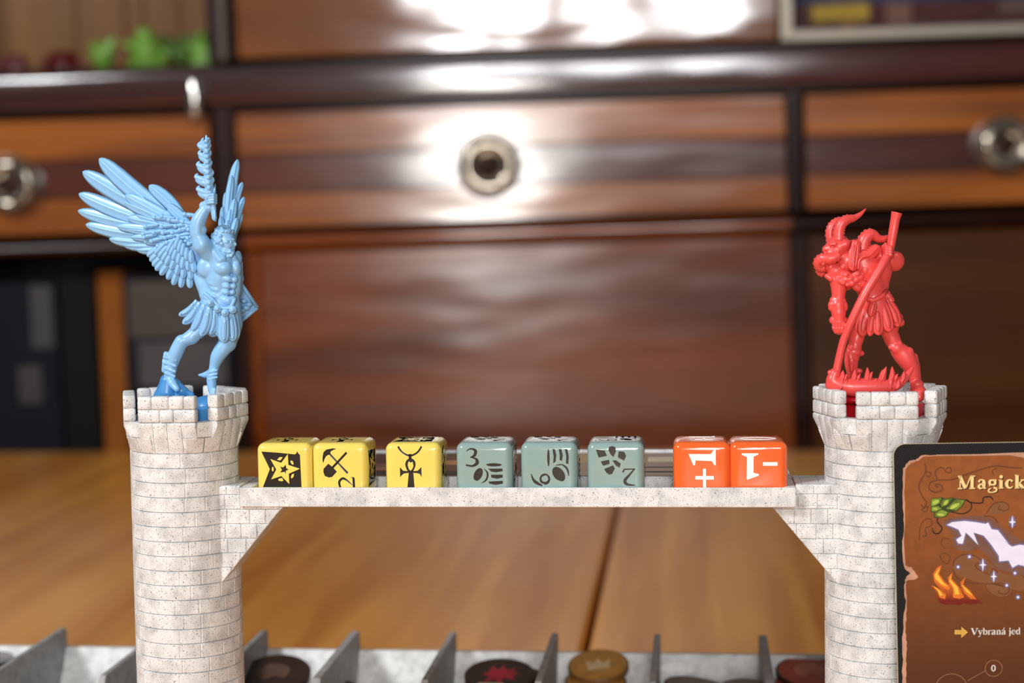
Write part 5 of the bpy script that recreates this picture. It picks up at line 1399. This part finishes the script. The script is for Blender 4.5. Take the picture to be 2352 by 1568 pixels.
# lumpy fur and skull trophies across the chest
rn = random.Random(9)
for (x, y, r) in ((1945, 632, 1.3), (1951, 640, 1.5), (1960, 634, 1.1), (1968, 629, 1.0), (1975, 636, 1.1), (1940, 642, 1.1), (1956, 650, 1.1), (1948, 653, 1.0), (1966, 642, 1.1), (1937, 649, .9), (1930, 645, .9)):
    S.ell(P(x, y, -4.2 - rn.uniform(0, .5)), (r, r * .8, r * .85), k=.18)
for i in range(30):
    x, y = rn.uniform(1934, 1980), rn.uniform(626, 655); S.ell(P(x, y, -4.4 - rn.uniform(0, .5)), (.4, .4, .4), k=.1)
S.ell(P(1949, 634, -5.2), (.55, .5, .5), k=.1, cut=True)
# near arm: shoulder guard, upper arm, bracer, hand
S.chain([P(1905, 612, -2), P(1918, 622, -2), P(1930, 634, -2)], [1.7, 2.2, 2.0], .4)
S.ell(P(1908, 636, -3.6), (.75, .7, .5), k=.12, cut=True); S.cap(P(1900, 634, -3), P(1908, 640, -3.2), .8, .8, .2)
S.chain([P(1922, 640, -2), P(1926, 660, -2), P(1925, 690, -2.2)], [2.0, 1.95, 1.55], .6, n=3)
S.chain([P(1915, 690, -2.4), P(1925, 693, -2.8), P(1934, 692, -2.4)], [1.2, 1.4, 1.2], .3)
S.chain([P(1924, 700, -2.4), P(1926, 718, -2.6), P(1927, 738, -2.8)], [2.15, 2.0, 1.65], .2)
for y in (700, 706, 735): S.cap(P(1911 + (y - 700) * .08, y, -2.6), P(1938, y + 1, -2.6), 1.15, 1.15, .15)
S.ell(P(1926, 750, -3.0), (1.9, 1.7, 1.9), k=.3)
for i in range(4): S.chain([P(1917 + i * 6.2, 744, -4.4), P(1915 + i * 6.6, 753, -5.2), P(1919 + i * 6.6, 762, -5.0), P(1926 + i * 5, 766, -3.6)], [.5, .52, .48, .42], .1)
S.chain([P(1938, 744, -4.2), P(1946, 750, -5.2), P(1950, 756, -5.4)], [.6, .6, .5], .15)
# far arm reaching up to the shaft, with its round shoulder guard
S.chain([P(2000, 604, .5), P(2020, 592, -.5), P(2034, 584, -1.5)], [1.8, 1.6, 1.4], .4)
S.ell(P(2055, 600, 3), (2.7, 2.4, 2.9), rot=.4, k=.3); S.cap(P(2042, 596, 1.5), P(2060, 585, 1.5), .8, .6, .25)
S.chain([P(2032, 600, 2), P(2046, 600, 2)], [1.6, 1.8], .5)
S.ell(P(2040, 577, -2.2), (1.7, 1.5, 1.8), k=.3)
for i in range(4): S.chain([P(2030, 567 + i * 6.2, -2.6), P(2036, 565 + i * 6.2, -4.4), P(2046, 567 + i * 6.2, -4.4), P(2051, 571 + i * 6, -2.6)], [.5, .52, .52, .42], .1)
S.chain([P(2030, 576, -2), P(2029, 566, -3), P(2034, 560, -3.8)], [.6, .55, .42], .15)
# waist, hips
S.chain([P(2004, 676, .5), P(2010, 700, .5), P(2020, 725, .5)], [3.5, 3.9, 3.9], 1.2)
S.chain([P(1998, 700, 0), P(1988, 730, 0), P(1984, 752, 0)], [3.2, 3.0, 2.0], 1.0)
S.chain([P(2030, 700, .8), P(2046, 735, .8), P(2050, 750, .8)], [2.8, 2.6, 1.8], 1.0)
for (x, y, r) in ((2030, 668, 1.0), (2036, 674, 1.1), (2040, 682, 1.2), (2022, 676, 1.1), (2044, 690, 1.3), (2016, 684, 1.1), (2052, 712, 1.0), (2064, 728, 1.2), (2068, 740, 1.2), (2008, 690, 1.1), (2058, 718, 1.0)):
    S.ell(P(x, y, -.8), (r, r * 1.3, r), k=.2)
# legs
S.chain([P(1974, 755, .5), P(1966, 780, .4), P(1962, 803, .2)], [2.3, 1.9, 1.7], .7)
S.chain([P(1962, 800, .2), P(1955, 830, .4), P(1958, 862, .6), P(1960, 880, .6)], [2.0, 1.85, 1.25, 1.2], .5, n=3)
S.ell(P(1962, 808, -1.0), (1.9, 1.2, 1.4), k=.2); S.ell(P(1978, 811, .2), (.9, .9, .8), k=.3); S.chain([P(1950, 806, -1), P(1956, 828, -1.4), P(1956, 850, -1.2)], [.7, .8, .5], .3)
S.ell(P(1974, 852, .3), (.9, .9, .8), k=.3); S.ell(P(1955, 884, -.5), (2.0, 2.6, 1.2), k=.5)
S.chain([P(2038, 752, .6), P(2050, 780, .6), P(2060, 800, .4)], [2.5, 2.1, 1.9], .7)
S.ell(P(2060, 800, -1.0), (1.8, 1.3, 1.6), rot=.7, k=.2); S.cap(P(2046, 797, -.8), P(2066, 788, -.8), .8, .8, .2)
S.chain([P(2064, 804, .4), P(2080, 822, .4), P(2094, 845, .4), P(2100, 868, .4), P(2104, 884, .4)], [2.3, 2.6, 2.0, 1.4, 1.4], .5, n=3)
S.ell(P(2086, 812, -.5), (1.6, 1.3, 1.9), rot=.4, k=.3); S.chain([P(2100, 818, .4), P(2106, 842, .4), P(2112, 870, .4)], [1.0, .9, .5], .3)
S.ell(P(2106, 882, -.2), (1.9, 1.8, 1.5), k=.3); S.ell(P(2108, 899, -.8), (2.3, 2.6, 2.0), k=.4); S.cap(P(2106, 905, -2), P(2112, 912, -2.4), 1.5, 1.3, .4)
put('body', S.mesh('horned_body'), RED, hf)
disc_base(hf, 12.6, 0.05, 4.2, RED_DEEP, (0, 0))
R_ = Sculpt((-13, -10, 2), (13, 11, 9), .3); R_.ell(P(2000, 915, 1), (10.5, 8.5, 2.0), k=.8); R_.ell(P(1960, 905, 1), (3.5, 3.5, 2.5), k=1); put('ground', R_.mesh('ground'), RED_DEEP, hf)
# horns with rings
def horn(name, pts, rs, rings, par=hf, n=5):
    q = smooth_line([np.array(tuple(P(x, y, d)) + (r,)) for (x, y, d), r in zip(pts, rs)], n)
    m = MB(); R2 = []
    for i, p in enumerate(q): R2.append(p[3] * (1 + (.10 * math.cos(i * PI)) * (1 if i < len(q) * rings else 0)))
    m.tube([tuple(p[:3]) for p in q], R2, 14); return m.build(name, RED, par, smooth=True)
horn('horn', [(1926, 552, -3), (1927, 530, -3), (1933, 513, -3), (1945, 504, -2.6), (1962, 500, -2), (1977, 491, -1.5), (1989, 479, -1)], [1.75, 1.6, 1.5, 1.35, .95, .6, .15], .6)
horn('horn', [(1910, 558, .5), (1906, 535, .8), (1912, 518, 1), (1925, 508, 1.2), (1940, 506, 1.5), (1952, 503, 2), (1964, 493, 2.2)], [1.4, 1.3, 1.3, 1.2, .9, .6, .2], .6)
horn('horn', [(1925, 586, -4.4), (1908, 594, -4.6), (1890, 594, -3.8), (1880, 602, -3), (1884, 614, -2.4), (1896, 614, -3)], [1.5, 1.6, 1.6, 1.5, 1.4, 1.1], 1)
horn('horn', [(1884, 608, -.5), (1882, 620, -.6), (1888, 628, -1), (1894, 622, -1.2)], [1.1, 1.15, 1.0, .4], 1)
horn('shoulder_horn', [(1980, 573, -2), (1984, 553, -2), (1994, 540, -1.8), (2005, 539, -1.5), (2016, 547, -1.2), (2028, 549, -.8), (2042, 545, 0)], [2.1, 1.9, 1.75, 1.5, 1.2, 1.0, .8], .4)
# grooved shoulder guard
g_ = put('shoulder_guard', blade_shape(P, (1968, 552), (1958, 622), 30, -3.6, -5.0, 1.4, .03, .75, 0, 14), RED, hf)
g2 = put('shoulder_guard', blade_shape(P, (1964, 590), (2020, 566), 30, -4.4, -3.0, 1.4, .12, .7, 0, 14), RED, hf)
for off in (-5, 5): MB().tube([tuple(q) for q in smooth_line([np.array(P(1966 + off, 560, -4.6)), np.array(P(1964 + off, 585, -5.2)), np.array(P(1960 + off, 612, -5.7))], 5)], .22, 8).build('guard_ridge', RED, g_, smooth=True)
MB().tube([tuple(q) for q in smooth_line([np.array(P(*p)) for p in ((1971, 618, -5.4), (1973, 600, -5.4), (1982, 590, -5.3), (1998, 586, -5.0), (2008, 576, -4.4), (2016, 566, -4))], 5)], .3, 8).build('guard_ridge', RED, g2, smooth=True)
# skirt strips
for (b, t_, w, d0, d1, cv) in (((2000, 694), (1979, 772), 26, -2, -3, .04), ((2010, 696), (1998, 772), 20, -2.8, -3.4, .02), ((2014, 700), (2018, 770), 26, -3, -3.6, 0), ((2026, 690), (2044, 762), 28, -2.6, -3.4, 0), ((2034, 684), (2064, 750), 26, -2, -2.6, -.04), ((1994, 706), (1968, 762), 16, -1.6, -1.8, .05), ((2008, 690), (2000, 726), 18, -4, -4.4, 0)):
    st_ = put('skirt_strip', blade_shape(P, b, t_, w * 1.15, d0, d1, 1.2, cv, .6, .1, 12), RED, hf)
    put('strip_border', blade_shape(P, (b[0] * .8 + t_[0] * .2, b[1] * .8 + t_[1] * .2), (b[0] * .12 + t_[0] * .88, b[1] * .12 + t_[1] * .88), w * .5, d0 * .8 + d1 * .2 - .5, d1 - .5, .5, cv, .6, .0, 10), RED, st_)
MB().tube([P(1986, 682, -4), P(2004, 690, -4.4), P(2026, 680, -3.8), P(2036, 668, -2)], .7, 10).build('belt', RED, hf, smooth=True)
# scythe: bent shaft, socket, crescent blade and flames
scy = bpy.data.objects.new('flaming_scythe', None); C.objects.link(scy); scy.parent = hf
q = smooth_line([np.array(tuple(P(x, y, d)) + (r,)) for x, y, d, r in ((2060, 488, -3, 1.55), (2056, 505, -3, 1.3), (2050, 540, -3, 1.25), (2043, 575, -3.2, 1.15), (2024, 612, -4.6, 1.25), (1988, 672, -5.6, 1.25), (1958, 732, -5.4, 1.15), (1944, 764, -4.8, 1.1), (1934, 794, -4.4, 1.1), (1920, 858, -4, 1.15))], 5)
MB().tube([tuple(p[:3]) for p in q], [p[3] for p in q], 18).build('shaft', RED, scy, smooth=True)
S = Sculpt((-18, -10, 2), (12, 3, 16), .2)
S.chain([P(1917, 858, -4), P(1912, 872, -4), P(1908, 884, -4)], [1.6, 1.7, 1.5], .3); S.cap(P(1906, 855, -4), P(1924, 857, -4), .7, .7, .2)
S.chain([P(1912, 878, -4), P(1940, 886, -4.3), P(1970, 889, -4.5), P(2010, 888, -4.6), (P(2048, 886, -4.5)), P(2074, 872, -4.2), P(2090, 853, -3.8), P(2098, 842, -3.5)], [1.6, 2.2, 2.5, 2.3, 1.7, 1.1, .6, .15], .5, n=4)
put('crescent_blade', S.mesh('crescent'), RED, scy)
FB = ((1936, 850), (1946, 858), (1963, 848), (1976, 858), (1992, 843), (2004, 853), (2026, 849), (2036, 842), (2049, 841), (2062, 858), (2076, 852))
for i, (x, y) in enumerate(FB):
    yb = 884 - abs(x - 1990) * .06; s = 1.0 if y < 851 else .8
    put('flame', blade_shape(P, (x - 7, yb), (x, y), 15 * s, -5.0, -5.0 - .3 * (i % 2), 2.0, (-1) ** i * .10, .9, .2, 9, False), RED, scy)
for i in range(11):
    x = 1930 + i * 13; put('flame', blade_shape(P, (x, 893), (x + 3, 868 + (i % 3) * 3), 12, -6.0, -5.8, 1.4, (-1) ** i * .12, .9, .2, 8, False), RED, scy)
bpy.context.view_layer.update()
